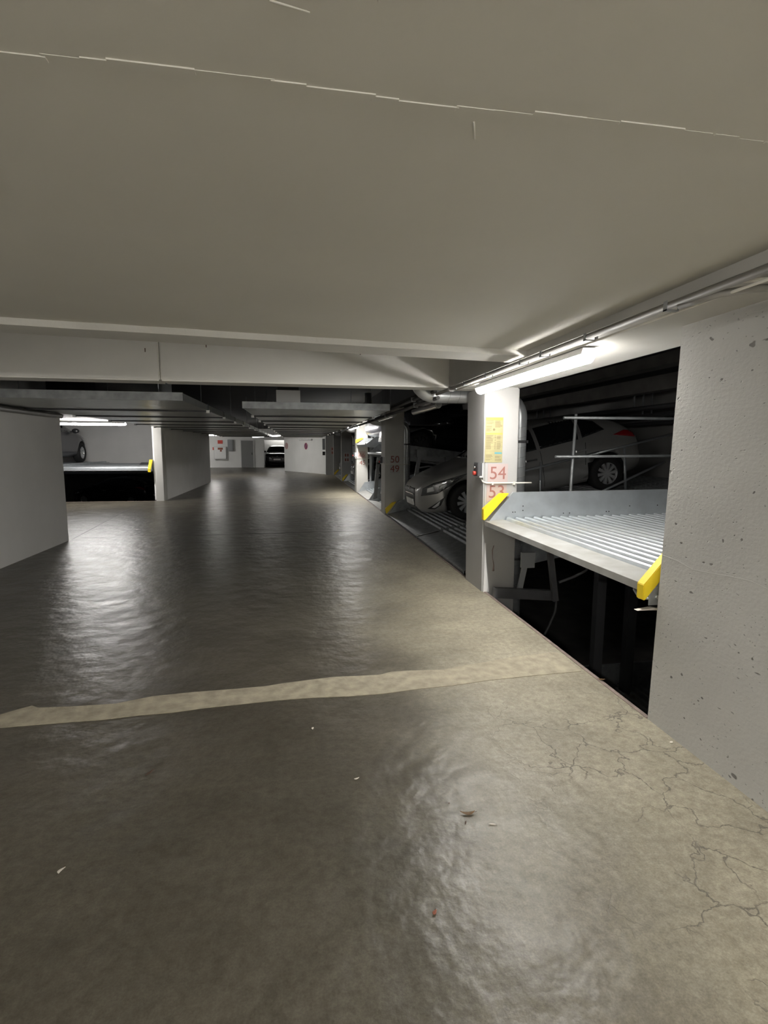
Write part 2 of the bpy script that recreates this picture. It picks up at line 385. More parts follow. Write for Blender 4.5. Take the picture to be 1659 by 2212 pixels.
struct('wall_left_pit_front', B(-11.5, -3.87, 14.97, 15.0, -1.5, -.3), 'pit_concrete')
struct('wall_left_pit_side', B(-3.99, -3.87, 15.3, 22.8, -1.5, 0), 'pit_concrete')
# header over the further right bays, beams of the bay ceiling
hb = thing('header_beam', 'dark header beam above the further right bays, beyond the cross beam', 'beam', (2.1, 12, 2.35))
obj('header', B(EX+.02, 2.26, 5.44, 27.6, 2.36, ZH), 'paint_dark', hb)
for i, (x, zb) in enumerate(((3.6, 2.6), (4.9, 2.62), (6.3, 2.52))):
    rb = thing('bay_ceiling_beam', ['dim ceiling rib inside the right bay, nearest the columns', 'dim ceiling rib inside the right bay, middle one of three', 'dim ceiling rib inside the right bay, nearest the back wall'][i], 'beam', (x, 5, zb))
    obj('rib', B(x, x+.24, -.8, 27.5, zb, ZH), 'pit_concrete', rb)

# ================================================================= COLUMNS
GC = 'concrete columns between the right bays'
def column(name, x0, x1, y0, y1, ztop, label, mat='paint', group=GC, zb=-1.8):
    t = thing('concrete_column', label, 'column', ((x0+x1)/2, (y0+y1)/2, 0), group)
    obj('shaft', B(x0, x1, y0, y1, zb, ztop), mat, t, bevel=.012)
    return t
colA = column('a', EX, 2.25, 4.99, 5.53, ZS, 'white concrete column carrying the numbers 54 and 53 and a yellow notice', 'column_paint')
o = colA.children[0]
for v in o.data.vertices:      # the near column leans a little towards the lane
    k = max(0, v.co.z)/2.105; xx = (v.co.x+colA.location.x-1.905)/.345
    v.co.x -= k*(.048*(1-xx)+.022*xx)
colB = column('b', EX, 2.33, 11.22, 11.76, 2.38, 'grey concrete column painted with the numbers 50 and 49', 'paint')
colC = column('c', EX+.03, 2.32, 17.06, 17.6, 2.38, 'bright white column crossed by a diagonal shadow, by the far raised platform')
colD = column('d', EX, 2.33, 22.5, 23.05, 2.38, 'dark grey column just before the white wall at the lane end', 'grey_paint')
colL = column('e', -3.87, -3.65, 14.95, 15.28, 2.03, 'slim white pillar at the end of the far left wall, beside the left bay', 'paint', None, -1.5)
# worn foot and splash of the nearest column
obj('mortar_foot', prism(nb(), [(EX-.012, 0), (EX+.05, 0), (EX+.012, .32), (EX, .52), (EX-.004, .3)], 'y', 4.975, 4.992), 'white', colA)
bm = nb(); tube(bm, [(2.0, 4.988, .49), (1.985, 4.988, .44), (1.99, 4.988, .36), (2.005, 4.988, .28), (2.0, 4.988, .22)], [.004, .006, .003, .006, .012], 6)
obj('rust_stain', bm, 'steel_edge', colA)
# small column at the end of the far left wall
colX = column('f', -3.99, -3.66, 22.55, 22.75, ZH, 'narrow white wall end beyond the left wall, in front of the fire cabinet', 'paint_far', None, 0)

# ================================================================= LAMPS
def lamp(p, q, label, lit=True, em=None, name='tube_lamp', group='tube lamps of the garage', wid=.1, far=False, top=None):
    p = Vector(p); q = Vector(q); c = (p+q)/2; t = thing(name, label, 'lamp', c, group)
    d = (q-p).normalized(); s = Vector((0, 0, 1)).cross(d).normalized(); u = Vector((0, 0, 1))
    def bar(a, b_, prof):
        bm = nb(); A = [bm.verts.new(p+d*a+s*x+u*z) for x, z in prof]; D = [bm.verts.new(p+d*b_+s*x+u*z) for x, z in prof]
        bm.faces.new(A); bm.faces.new(D[::-1]); n = len(prof)
        for i in range(n): bm.faces.new((A[i], D[i], D[(i+1) % n], A[(i+1) % n]))
        bmesh.ops.recalc_face_normals(bm, faces=bm.faces[:]); return bm
    L = (q-p).length; w2 = wid/2
    obj('housing', bar(0, L, [(-w2, .012), (w2, .012), (w2*.8, .05), (-w2*.8, .05)]), 'light_grey', t)
    pr = [(w2*math.cos(a), .012+.052*math.sin(a)) for a in [PI+PI*k/10 for k in range(11)]]
    obj('diffuser', bar(.015, L-.015, pr), (em or ('tube_lit_far' if far else 'tube_lit')) if lit else 'tube_off', t)
    for a, b_ in ((-.012, .015), (L-.015, L+.012)):
        obj('end_cap', bar(a, b_, [(x*.8, .012+(z-.012)*.75) for x, z in pr]), (em or ('tube_lit_far' if far else 'tube_lit')) if lit else 'light_grey', t)
    if top:
        for a in (.2*L, .8*L):
            e = p+d*a; obj('hanger', tube(nb(), [(e.x, e.y, e.z+.05), (e.x, e.y, top)], .006, 6), 'mid_grey', t)
    for a in (.22*L, .78*L):
        obj('bracket', bar(a, a+.03, [(-w2*.5, .05), (w2*.5, .05), (w2*.5, .062), (-w2*.5, .062)]), 'mid_grey', t)
    return t
lamp((1.72, 2.90, 2.042), (1.72, 4.76, 2.042), 'bright tube lamp under the soffit, nearest, in front of the numbered column 54')
lamp((1.66, -3.4, 2.03), (1.66, -1.6, 2.03), 'tube lamp on the same soffit behind the viewpoint', em='tube_lit_back')
lamp((-5.98, 14.2, 2.06), (-4.33, 14.2, 2.06), 'bright tube lamp above the raised platform in the left bay', em='tube_lit_left')
lamp((1.68, 14.6, 2.08), (1.68, 16.6, 2.08), 'bright tube lamp at the far right, in front of the bright white column', far=True, top=ZH)
lamp((1.68, 9.0, 2.06), (1.68, 10.6, 2.06), 'switched-off tube lamp beside the column numbered 50', lit=False, top=ZH)
lamp((2.02, 7.3, 2.10), (2.02, 8.9, 2.10), 'switched-off tube lamp over the bay of the silver car', lit=False, top=2.36)
lamp((-5.5, 27.2, 2.08), (-3.98, 27.0, 2.08), 'lit tube lamp at the far left in front of the fire cabinet', far=True, top=ZH)
lamp((-2.5, 30.6, 2.06), (-.86, 26.3, 2.06), 'lit tube lamp beyond the ends of the ceiling ducts', em='tube_lit_dim', top=ZH)
lamp((.13, 31.05, 1.90), (.80, 29.85, 1.90), 'dark tube lamp on the far white wall above the round sign', lit=False)
lamp((-8.3, 35.0, 2.5), (-6.9, 35.0, 2.5), 'added tube lamp out of sight round the far left corner, brightening the far hall', far=True, top=ZH)  # added off-view fill, brightens the far left hall
lamp((-2.3, 43.5, 2.5), (-.9, 43.5, 2.5), 'added tube lamp in the far recess, lighting the wall behind the black car', em='tube_lit_dim', top=ZH)  # added fill behind the black car, only lights the recess wall
lamp((-.9, -3.4, 2.07), (-.9, -1.6, 2.07), 'tube lamp in the middle of the low ceiling behind the viewpoint', em='tube_lit_back')

# ================================================================= CONDUITS
t = thing('conduit_run', 'grey conduit with a white rod clipped along the edge of the right soffit', 'pipe', (1.5, 2, 2.07))
obj('conduit', tube(nb(), [(1.505, -6, 2.074), (1.505, 4.95, 2.078)], .015, 10), 'conduit', t)
obj('conduit', tube(nb(), [(1.505, 4.95, 2.078), (1.505, 5.1, 2.078), (1.50, 5.5, 2.072)], .017, 8), 'conduit', t)
obj('white_rod', tube(nb(), [(1.53, -2.0, 2.090), (1.53, 5.0, 2.086)], .006, 8), 'conduit_white', t)
obj('thin_cable', tube(nb(), [(1.548, -2.0, 2.06), (1.55, 3.0, 2.058), (1.548, 5.0, 2.06)], .006, 8), 'conduit_white', t)
for y in (.6, 1.35, 1.95, 2.55, 3.05, 3.35, 4.0, 4.55, 4.98):
    bm = box(nb(), 1.487, 1.560, y, y+.02, 2.056, 2.062); box(bm, 1.552, 1.560, y, y+.02, 2.056, ZS); box(bm, 1.487, 1.491, y, y+.02, 2.056, 2.095)
    obj('clip', bm, 'mid_grey', t)
obj('clamp', B(1.485, 1.53, 4.98, 5.02, 2.05, 2.10), 'conduit', t)
t = thing('branch_conduit', 'dark conduit branching off to the right above the near wall', 'pipe', (1.7, 1.66, 2.07))
obj('conduit', tube(nb(), [(1.507, 1.9, 2.062), (1.53, 1.72, 2.06), (1.60, 1.665, 2.064), (1.75, 1.66, 2.08), (2.2, 1.66, 2.082)], .014, 8), 'conduit', t)
obj('conduit', tube(nb(), [(1.52, 1.63, 2.076), (1.62, 1.615, 2.084), (2.2, 1.61, 2.084)], .008, 8), 'conduit_white', t)
for i, (x, z, r, lab) in enumerate(((1.50, 2.03, .022, 'lower dark conduit running on beyond the cross beam'), (1.47, 2.10, .022, 'upper dark conduit running on beyond the cross beam'))):
    t = thing('long_conduit', lab, 'pipe', (x, 12, z)); obj('conduit', tube(nb(), [(x, 5.45, z), (x, 17, z), (x, 27.5, z)], r, 8), 'cable', t)
    for k in range(9): obj('clip', B(x-.03, x+.03, 6.5+2.2*k, 6.53+2.2*k, z-.026, z-.02+.05), 'mid_grey', t)

# ================================================================= FLAT DUCTS
def flat_duct(x0, x1, y0, y1, z, label, step=1.62):
    t = thing('flat_duct', label, 'duct', ((x0+x1)/2, y0, z), 'flat sheet metal ducts under the upper ceiling')
    y = y0; k = 0
    while y < y1-.3:
        ye = min(y+step, y1)
        obj('duct_section', B(x0, x1, y+.02, ye-.02, z, z+.085), 'duct_metal', t, bevel=.004)
        bm = nb(); box(bm, x0-.006, x1+.006, ye-.022, ye+.022, z-.018, z+.092)
        obj('flange', bm, 'dark_grey', t)
        for s in (x0-.006, x1+.006):
            obj('bolt_corner', B(s-.022, s+.022, ye-.03, ye+.03, z-.03, z+.006), 'chrome', t)
        if k % 2 == 0: 
            for s in (x0+.05, x1-.05): obj('hanger_rod', tube(nb(), [(s, ye-.2, z+.085), (s, ye-.2, ZH)], .004, 6), 'zinc_dull', t)
        y = ye; k += 1
    obj('front_rail', B(x0-.004, x1+.004, y0-.015, y0+.012, z-.001, z+.088), 'zinc_dull', t)
    return t
flat_duct(-3.6, -1.24, 6.06, 26.5, 2.0, 'wide flat galvanised ceiling duct on the left, ending by the round pipe')
flat_duct(-.70, 1.26, 7.07, 26.8, 2.0, 'wide flat galvanised ceiling duct in the middle, under the square box')
t = thing('duct_riser', 'square sheet metal box rising from the middle flat duct', 'duct', (0, 7.6, 2.1))
obj('riser_body', B(-.27, .05, 7.2, 7.5, 2.087, 2.26), 'light_grey', t)
obj('riser_flange', B(-.285, .065, 7.19, 7.51, 2.087, 2.10), 'zinc_dull', t)
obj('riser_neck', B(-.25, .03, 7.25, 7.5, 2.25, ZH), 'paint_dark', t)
t = thing('round_pipe', 'short round vertical pipe standing on the left flat duct', 'pipe', (-1.57, 6.7, 2.2))
obj('pipe', tube(nb(), [(-1.57, 6.7, 2.086), (-1.57, 6.7, ZH)], .075, 20), 'spiral_metal', t)
obj('collar', tube(nb(), [(-1.57, 6.7, 2.086), (-1.57, 6.7, 2.11)], .083, 20), 'spiral_metal', t)
t = thing('duct_riser', 'dull square riser behind the cross beam on the far left', 'duct', (-3.2, 8.2, 2.1))
obj('riser_body', B(-3.45, -2.95, 8.0, 8.4, 2.087, ZH), 'paint_dark', t)
# lane soffit left
sl = thing('lane_soffit', 'low flat ceiling panel above the side lane on the left', 'beam', (-6, 12, 2.14))
obj('panel', B(-8.99, -4.0, 8.77, 14.9, 2.15, 2.24), 'grey_paint', sl)
t = thing('wall_pipe', 'grey pipe along the top of the left wall', 'pipe', (-3.56, 7, 1.96))
obj('pipe', tube(nb(), [(-3.57, -5.9, 1.955), (-3.57, 8.7, 1.955)], .035, 12), 'conduit', t)

# ================================================================= SPIRAL DUCTS BY THE COLUMNS
def spiral(yc, label, xb=1.30, elbow=True):
    t = thing('spiral_duct', label, 'duct', (2.56, yc, 0), 'round spiral ducts rising beside the columns')
    R = .22; zt = 2.07; X = 2.54; r = .078
    p = [(X, yc, -1.75), (X, yc, zt-R)]
    p += [(X-R+R*math.cos(a), yc, zt-R+R*math.sin(a)) for a in [PI/2*k/7 for k in range(1, 8)]]
    p += [(xb+.22, yc, zt)]
    if elbow: p += [(xb+.22-R*math.sin(a), yc, zt+R-R*math.cos(a)) for a in [PI/2*k/7 for k in range(1, 8)]]+[(xb, yc, ZH-.05)]
    obj('duct_tube', tube(nb(), p, r, 24), 'spiral_metal', t)
    bm = nb()
    z = -1.6
    while z < zt-R:   # slanted lock seams
        q = [(X+(r+.0015)*math.cos(2*PI*k/16), yc+(r+.0015)*math.sin(2*PI*k/16), z+.018*math.cos(2*PI*k/16)) for k in range(17)]
        tube(bm, q, .0016, 4, False); z += .115
    x = xb+.26
    while x < X-R:
        q = [(x+.018*math.cos(2*PI*k/16), yc+(r+.0015)*math.sin(2*PI*k/16), zt+(r+.0015)*math.cos(2*PI*k/16)) for k in range(17)]
        tube(bm, q, .0016, 4, False); x += .115
    stuff(obj('spiral_seam', bm, 'zinc_dull', t))
    bm = cyl(nb(), (X, yc, 1.57), 'z', r+.006, .03, 24); box(bm, X+.06, X+.10, yc-.02, yc+.02, 1.555, 1.585); obj('pipe_clamp', bm, 'dark_grey', t)
    bm = cyl(nb(), (X, yc, .2), 'z', r+.006, .03, 24); obj('pipe_clamp', bm, 'dark_grey', t)
    return t
spiral(5.66, 'round spiral duct bending over behind the white column numbered 54')
spiral(11.90, 'round spiral duct rising behind the grey column numbered 50', 1.62)
spiral(17.72, 'round spiral duct behind the bright white column', 1.62)
spiral(23.17, 'round spiral duct behind the dark grey last column', 1.62)

# ================================================================= SIGNS, NUMBERS, SMALL WALL ITEMS
def text_mesh(txt, size, mat, name, parent, origin_, rot=(PI/2, 0, 0), ext=.0006):
    cu = bpy.data.curves.new('number', 'FONT'); cu.body = txt; cu.size = size; cu.extrude = ext; cu.align_x = 'CENTER'; cu.align_y = 'CENTER'
    tmp = bpy.data.objects.new('tmp', cu); C.objects.link(tmp); dg = bpy.context.evaluated_depsgraph_get(); dg.update()
    me = bpy.data.meshes.new_from_object(tmp.evaluated_get(dg)); bpy.data.objects.remove(tmp)
    me.materials.clear(); me.materials.append(MATS[mat])
    o = bpy.data.objects.new(name, me); C.objects.link(o); o.parent = parent; o.rotation_euler = rot; o.location = Vector(origin_)-Vector(parent.location); return o
def number_sign(txt, x, y, z, w_, h, size, label, plate='sticker', ink='number_pink', group='number signs on the columns'):
    t = thing('number_sign', label, 'sign', (x, y, z), group)
    obj('plate', B(x-w_/2, x+w_/2, y-.003, y, z-h/2, z+h/2), plate, t)
    text_mesh(txt, size, ink, 'number', t, (x, y-.004, z))
    return t
yf = 4.989
number_sign('54', 2.017, yf, 1.237, .215, .20, .185, 'faded red number sign reading 54 on the white column')
number_sign('53', 2.010, yf, 1.046, .215, .19, .185, 'faded red number sign reading 53, half hidden by the raised platform')
number_sign('50', 2.125, 11.218, 1.228, .22, .17, .21, 'dark red number 50, upper one above the conduit on the grey column', 'sticker_grey', 'number_red')
number_sign('49', 2.125, 11.218, 1.02, .22, .19, .21, 'dark red number 49, lower one below the conduit on the grey column', 'sticker_grey', 'number_red')
number_sign('46', 2.11, 17.058, 1.24, .26, .26, .2, 'pink number sign above the pipe on the bright white column', 'sticker', 'number_pink')
number_sign('45', 2.13, 17.058, .98, .22, .18, .2, 'red number 45 below the pipe on the bright white column', 'paint', 'number_red')
def smudge_sign(x, y, z, label, plate='sticker'):
    t = thing('number_sign', label, 'sign', (x, y, z), 'number signs on the columns')
    obj('plate', B(x-.13, x+.13, y-.004, y, z-.21, z+.21), plate, t)
    for dz in (.1, -.1):
        for dx in (-.05, .05): obj('digit', B(x+dx-.03, x+dx+.03, y-.006, y-.004, z+dz-.06, z+dz+.06), 'number_red', t)
smudge_sign(2.12, 22.498, 1.05, 'worn red number sign on the dark grey last column', 'sticker_grey')
smudge_sign(1.9, 27.848, 1.3, 'small pink number sign on the grey wall at the lane end')
# operating notice
t = thing('notice_poster', 'tall yellow operating notice with small print on the white column', 'poster', (1.96, yf, 1.58))
obj('sheet', B(1.872, 2.058, yf-.003, yf, 1.352, 1.806), 'poster', t)
px0, px1 = 1.876, 2.054
obj('header_band', B(px0, px1, yf-.004, yf-.002, 1.775, 1.80), 'poster_yellow', t)
obj('middle_band', B(px0, px1, yf-.004, yf-.002, 1.632, 1.648), 'poster_yellow', t)
obj('blue_box', B(1.975, 2.052, yf-.004, yf-.002, 1.437, 1.455), 'poster_blue', t)
obj('round_mark', cyl(nb(), (1.962, yf-.003, 1.682), 'y', .012, .002, 16), 'poster_ink', t)
bm = nb()
for c0, c1, z0, z1 in ((px0+.004, 1.958, 1.70, 1.768), (1.972, px1-.004, 1.70, 1.768), (px0+.004, 1.94, 1.66, 1.695), (px0+.004, 1.958, 1.475, 1.625), (1.972, 1.986, 1.475, 1.625), (1.995, px1-.004, 1.475, 1.625), (px0+.004, 1.96, 1.36, 1.43), (1.98, px1-.004, 1.36, 1.425)):
    z = z1
    while z > z0+.006:
        if random.random() < .82: box(bm, c0, c0+(c1-c0)*random.uniform(.6, 1), yf-.0036, yf-.002, z-.004, z)
        z -= .0085
stuff(obj('small_print', bm, 'poster_ink', t))
bm = nb()
for z in (1.60, 1.555, 1.51, 1.465): box(bm, px0, px1, yf-.0036, yf-.002, z, z+.0015)
obj('rule_line', bm, 'poster_ink', t)
# switch box
def switch_box(y, z, label, xf=EX):
    t = thing('switch_box', label, 'switch box', (xf-.05, y, z), 'key switch boxes on the columns')
    obj('box_body', B(xf-.075, xf, y-.06, y+.06, z-.075, z+.075), 'light_grey', t, bevel=.004)
    obj('dark_cover', B(xf-.095, xf-.045, y-.063, y+.063, z-.06, z+.078), 'dark_grey', t, bevel=.004)
    obj('face_plate', B(xf-.10, xf-.09, y-.05, y+.05, z-.06, z+.06), 'black', t)
    obj('red_button', cyl(nb(), (xf-.11, y, z-.03), 'x', .02, .03, 14), 'red', t)
    obj('key_barrel', cyl(nb(), (xf-.105, y, z+.03), 'x', .012, .02, 12), 'chrome', t)
switch_box(5.07, 1.27, 'grey switch box with red button on the edge of the column numbered 54')
switch_box(11.32, 1.21, 'dark switch box on the edge of the column numbered 50')
switch_box(17.16, 1.25, 'switch box on the bright white column', EX+.03)
def column_pipe(yc, z, x1, label, xf=EX):
    t = thing('column_conduit', label, 'pipe', (2.1, yc-.02, z), 'conduits across the column faces')
    obj('conduit', tube(nb(), [(xf-.04, yc+.08, z+.05), (xf-.035, yc+.02, z+.01), (xf-.01, yc-.016, z), (xf+.05, yc-.018, z), (x1+.02, yc-.018, z), (x1+.14, yc-.018, z)], .009, 8), 'conduit_white', t)
    for x in (xf+.04, x1-.06):
        obj('clip', B(x, x+.02, yc-.03, yc-.006, z-.018, z+.012), 'conduit_white', t)
column_pipe(4.99, 1.142, 2.24, 'white conduit between the signs 54 and 53')
column_pipe(11.22, 1.125, 2.33, 'grey conduit between the numbers 50 and 49')
column_pipe(17.06, 1.13, 2.32, 'conduit across the bright white column', EX+.03)
# far wall items
yb = 38.49
t = thing('fire_sign', 'small red square sign high on the far left wall', 'sign', (-5.45, yb, 1.82)); obj('plate', B(-5.62, -5.28, yb-.02, yb, 1.70, 1.95), 'red', t)
t = thing('wall_cabinet', 'large white cabinet with orange marks on the far left wall', 'cabinet', (-5.45, yb, 1.0))
obj('cabinet_body', B(-5.88, -5.02, yb-.2, yb, .60, 1.5), 'light_grey', t, bevel=.01)
obj('cabinet_door', B(-5.84, -5.06, yb-.22, yb-.2, .64, 1.46), 'white', t, bevel=.005)
obj('orange_mark', B(-5.6, -5.25, yb-.226, yb-.22, 1.28, 1.42), 'leaf_red', t); obj('orange_mark', B(-5.45, -5.33, yb-.226, yb-.22, 1.14, 1.27), 'leaf_red', t)
t = thing('extinguisher_sign', 'tiny red strip sign left of the white cabinet', 'sign', (-5.93, yb, 1.4)); obj('plate', B(-5.98, -5.90, yb-.03, yb, 1.25, 1.45), 'red', t)
t = thing('meter_box', 'tall grey box beside the far grey door', 'cabinet', (-4.75, yb, 1.6))
obj('box_body', B(-4.92, -4.55, yb-.18, yb, 1.2, 2.0), 'mid_grey', t, bevel=.01); obj('box_door', B(-4.88, -4.59, yb-.19, yb-.18, 1.25, 1.95), 'mid_grey', t)
nrm = Vector((-(33.0-28.6), -(1.56+.814), 0)).normalized()
def round_sign(x, y, z, mat, label):
    t = thing('round_sign', label, 'sign', (x, y, z), None); c = Vector((x, y, z))+nrm*.01
    obj('disc', cyl(nb(), c, nrm, .17, .012, 28), mat, t); obj('rim', cyl(nb(), c-nrm*.002, nrm, .195, .008, 28), 'sign_red', t)
    s = Vector((nrm.y, -nrm.x, 0)); bm = nb(); e = c+nrm*.008
    v = [e+s*a+Vector((0, 0, b_)) for a, b_ in ((-.13, .10), (-.10, .13), (.13, -.10), (.10, -.13))]
    bm.faces.new([bm.verts.new(k) for k in v]); obj('bar', bm, 'sign_red', t)
def on_block(x): return 33.0+(x+.814)*(28.6-33.0)/(1.56+.814)
round_sign(.50, on_block(.50), 1.545, 'sign_purple', 'round purple sign on the far white wall below the dark lamp')
round_sign(-.66, on_block(-.66), 1.56, 'sticker', 'round pink sign on the corner of the far white wall')
t = thing('wall_box', 'slim grey box with a black switch at the right end of the far white wall', 'switch box', (1.42, 28.7, 1.5))
obj('box_body', B(1.36, 1.50, 28.60, 28.66, 1.35, 1.95), 'mid_grey', t); obj('switch', B(1.36, 1.5, 28.5, 28.6, 1.05, 1.25), 'black', t)

# ================================================================= PARKING PLATFORMS
RIBM = {}
def platform(x0, z0, y0, y1, length, slope, label, cap=(True, True), mat='zinc', lip=.20, ribs=True, group='car platforms of the stackers', beam_h=.29, pitch=.098, beams=(True, True), nrib=None):
    """local frame: +x runs into the bay, deck surface at z=0 at the front edge, y from 0 to W"""
    W = y1-y0; t = thing('car_platform', label, 'platform', (x0, y0, z0), group, (0, -math.atan(slope), 0))
    K = dict(world=False)
    obj('front_plate', prism(nb(), [(0, 0), (lip, .012), (lip, .004), (.02, -.012), (.012, -.045), (.0, -.045)], 'y', .03, W-.03), 'zinc_old' if mat == 'zinc' else mat, t, **K)
    n = nrib or int((length-lip-.05)/pitch)
    key = round(W, 3), mat
    obj('deck_sheet', B(lip-.01, length, .03, W-.03, -.02, -.002), mat, t, **K)
    if ribs:
        if key not in RIBM:
            bm = prism(nb(), [(.0, -.004), (.012, .030), (.020, .038), (.046, .038), (.054, .030), (.066, -.004)], 'y', .055, W-.055)
            me = bpy.data.meshes.new('deck_rib'); bm.to_mesh(me); bm.free(); me.materials.append(MATS[mat]); RIBM[key] = me
        for k in range(n):
            o = bpy.data.objects.new('deck_rib', RIBM[key]); C.objects.link(o); o.parent = t; o.location = (lip+.012+k*pitch, 0, 0)
    for s, on, cp in ((0, beams[0], cap[0]), (1, beams[1], cap[1])):
        if not on: continue
        ya = 0 if s == 0 else W-.03; yb_ = ya+.03
        pr = [(.03, -.02), (.30, beam_h), (length, beam_h), (length, -.10), (.10, -.10), (.03, -.06)]
        b_ = obj('side_beam', prism(nb(), pr, 'y', ya, yb_), mat, t, **K)
        obj('beam_flange', B(.30, length, ya-(.0 if s == 0 else .025), yb_+(.025 if s == 0 else 0), beam_h-.004, beam_h+.004) , mat, b_, **K) if 0 else None
        if cp:
            ca, cb_ = (ya-.012, yb_+.016) if s == 0 else (ya-.016, yb_+.012)
            q = [(-.012, .0), (.245, beam_h+.006), (.325, beam_h+.006), (.0, -.088), (-.012, -.085)] if s == 0 else [(-.02, .125), (.16, beam_h-.01), (.25, beam_h-.01), (.0, .012), (-.018, .012)]
            obj('yellow_end_cap', prism(nb(), q, 'y', ca, cb_), 'yellow', t, **K, bevel=.003)
        bm = nb(); yy = ya-.0015 if s == 1 else yb_+.0005
        for hx, hz in ((.30, .085), (.325, .085), (.41, .10), (.41, .145), (.86, .06), (.93, .06), (1.35, .065), (1.38, .065), (1.62, .12), (1.95, .12), (2.3, .05), (2.34, .05), (2.7, .06), (2.75, .06), (2.8, .1), (2.9, .06)):
            if hx < length-.1: cyl(bm, (hx, yy, hz), 'y', .006, .003, 8)
        stuff(obj('bolt_hole', bm, 'black', t, **K))
    return t
P54 = platform(1.872, .757, 2.475, 4.965, 4.4, .008, 'raised galvanised car platform with two yellow corner caps beside the near wall')
# corner fittings under the near right end
o = obj('corner_bracket', B(.03, .30, -.004, .0, -.12, -.02), 'zinc', P54, world=False)
for x in (.08, .16): obj('bolt_head', cyl(nb(), (x, -.01, -.075), 'y', .012, .016, 10), 'chrome', P54, world=False)
obj('end_hook', tube(nb(), [(.03, .12, -.06), (.02, .06, -.09), (.05, .0, -.08)], .012, 8), 'zinc', P54, world=False)
obj('warning_lamp', prism(nb(), [(-.02, -.155), (.08, -.145), (.18, -.165), (.08, -.158)], 'y', .02, .05), 'leaf_white', P54, world=False)

P51 = platform(EX+.03, .035, 5.76, 8.18, 5.0, .185, 'empty dark platform at floor level beside the column numbered 54', cap=(False, False), mat='zinc_dull', lip=.42, beams=(True, False))
P49 = platform(EX+.03, .035, 8.22, 11.12, 5.0, .185, 'floor-level platform under the silver hatchback with a yellow cap by column 50', cap=(False, True), mat='zinc_dull', lip=.42, beams=(False, True), beam_h=.24)
o = obj('joint_cap', B(.0, .10, -.035, .0, .0, .022), 'chrome', P49, world=False, bevel=.003)
PL = 1.36
P47u = platform(EX+.06, PL, 12.0, 14.55, 4.6, -.125, 'raised platform under the dark coupe behind the column numbered 50', cap=(False, False), mat='zinc_dull', beam_h=.27)
P45l = platform(EX+.03, .02, 12.0, 14.3, 4.6, -.17, 'pale floor-level platform beyond the column numbered 50', cap=(False, False), beam_h=.12, lip=.3)
P45m = platform(EX+.03, .02, 14.35, 16.95, 4.6, .15, 'pale floor-level platform beside the bright white column', cap=(False, False), beam_h=.28, lip=.3)
P45u = platform(EX+.0, 1.62, 14.6, 16.95, 4.6, -.06, 'high raised platform with yellow cap beside the bright white column', cap=(False, True), beam_h=.2)
P41 = platform(EX+.03, .02, 17.9, 22.35, 4.6, .1, 'floor-level platform before the dark grey last column', cap=(False, True), nrib=12)
P37 = platform(EX+.03, .02, 23.3, 27.3, 4.4, .05, 'farthest floor-level platform by the lane end wall', cap=(False, True), nrib=12)
PP = platform(EX+.2, -1.15, 2.5, 4.92, 4.4, .0, 'lower platform in the dark pit under the raised one', cap=(False, False), mat='zinc_dull', nrib=30)
# left bay: platforms that face the camera
def platform_left(x0, x1, y0, z, length, label, slope=0, bh=.24, lh=None):
    W = x1-x0; t = thing('car_platform', label, 'platform', (x0, y0, z), 'car platforms of the stackers', (0, -math.atan(slope), PI/2))
    # local +x is into the bay (world +y), local y runs to world -x
    K = dict(world=False)
    obj('front_plate', prism(nb(), [(0, 0), (.25, .012), (.25, .002), (.02, -.012), (.012, -.05), (0, -.05)], 'y', -W+.03, -.03), 'zinc', t, **K)
    obj('deck_sheet', B(.24, length, -W+.03, -.03, -.02, -.002), 'zinc', t, **K)
    key = ('l', round(W, 3)); bm = prism(nb(), [(.0, -.004), (.02, .028), (.08, .028), (.10, -.004)], 'y', -W+.05, -.05)
    me = bpy.data.meshes.new('deck_rib'); bm.to_mesh(me); bm.free(); me.materials.append(MATS['zinc'])
    for k in range(int((length-.3)/.16)):
        o = bpy.data.objects.new('deck_rib', me); C.objects.link(o); o.parent = t; o.location = (.27+k*.16, 0, 0)
    for ya in (-W, -.03):
        if ya > -.1 and lh: bh = lh
        obj('side_beam', prism(nb(), [(.03, -.02), (.25, bh), (length, bh), (length, -.08), (.05, -.08)], 'y', ya, ya+.03), 'zinc', t, **K)
        obj('yellow_end_cap', prism(nb(), [(-.01, 0), (.20, bh+.005), (.29, bh+.005), (0, -.09)], 'y', ya-.02, ya+.05), 'yellow', t, **K)
    return t
platform_left(-6.55, -4.02, 15.03, .885, 4.4, 'raised bright platform with a yellow corner cap in the left bay', lh=.05)
# chock on left platform
t = thing('wheel_chock', 'low dark wheel chock lying on the raised platform in the left bay', 'chock', (-4.7, 17.6, .92))
obj('wedge', prism(nb(), [(-4.99, .915), (-4.42, .915), (-4.47, .985), (-4.93, .985)], 'y', 17.5, 17.65), 'black', t)

for i, (x, z, r, lb_) in enumerate(((6.9, 2.30, .05, 'topmost of three dark pipes along the bay ceiling'), (7.1, 2.16, .045, 'middle one of three dark pipes along the bay ceiling'), (7.3, 2.02, .04, 'lowest of three dark pipes along the bay ceiling'))):
    t = thing('bay_pipe', lb_, 'pipe', (x, 6, z)); obj('pipe', tube(nb(), [(x, -.7, z), (x, 12, z), (x, 27.4, z)], r, 10), 'dark_grey', t)
    for k in range(6): obj('hanger', B(x-.012, x+.012, 1+4.4*k, 1.03+4.4*k, z+r-.005, ZH), 'mid_grey', t)
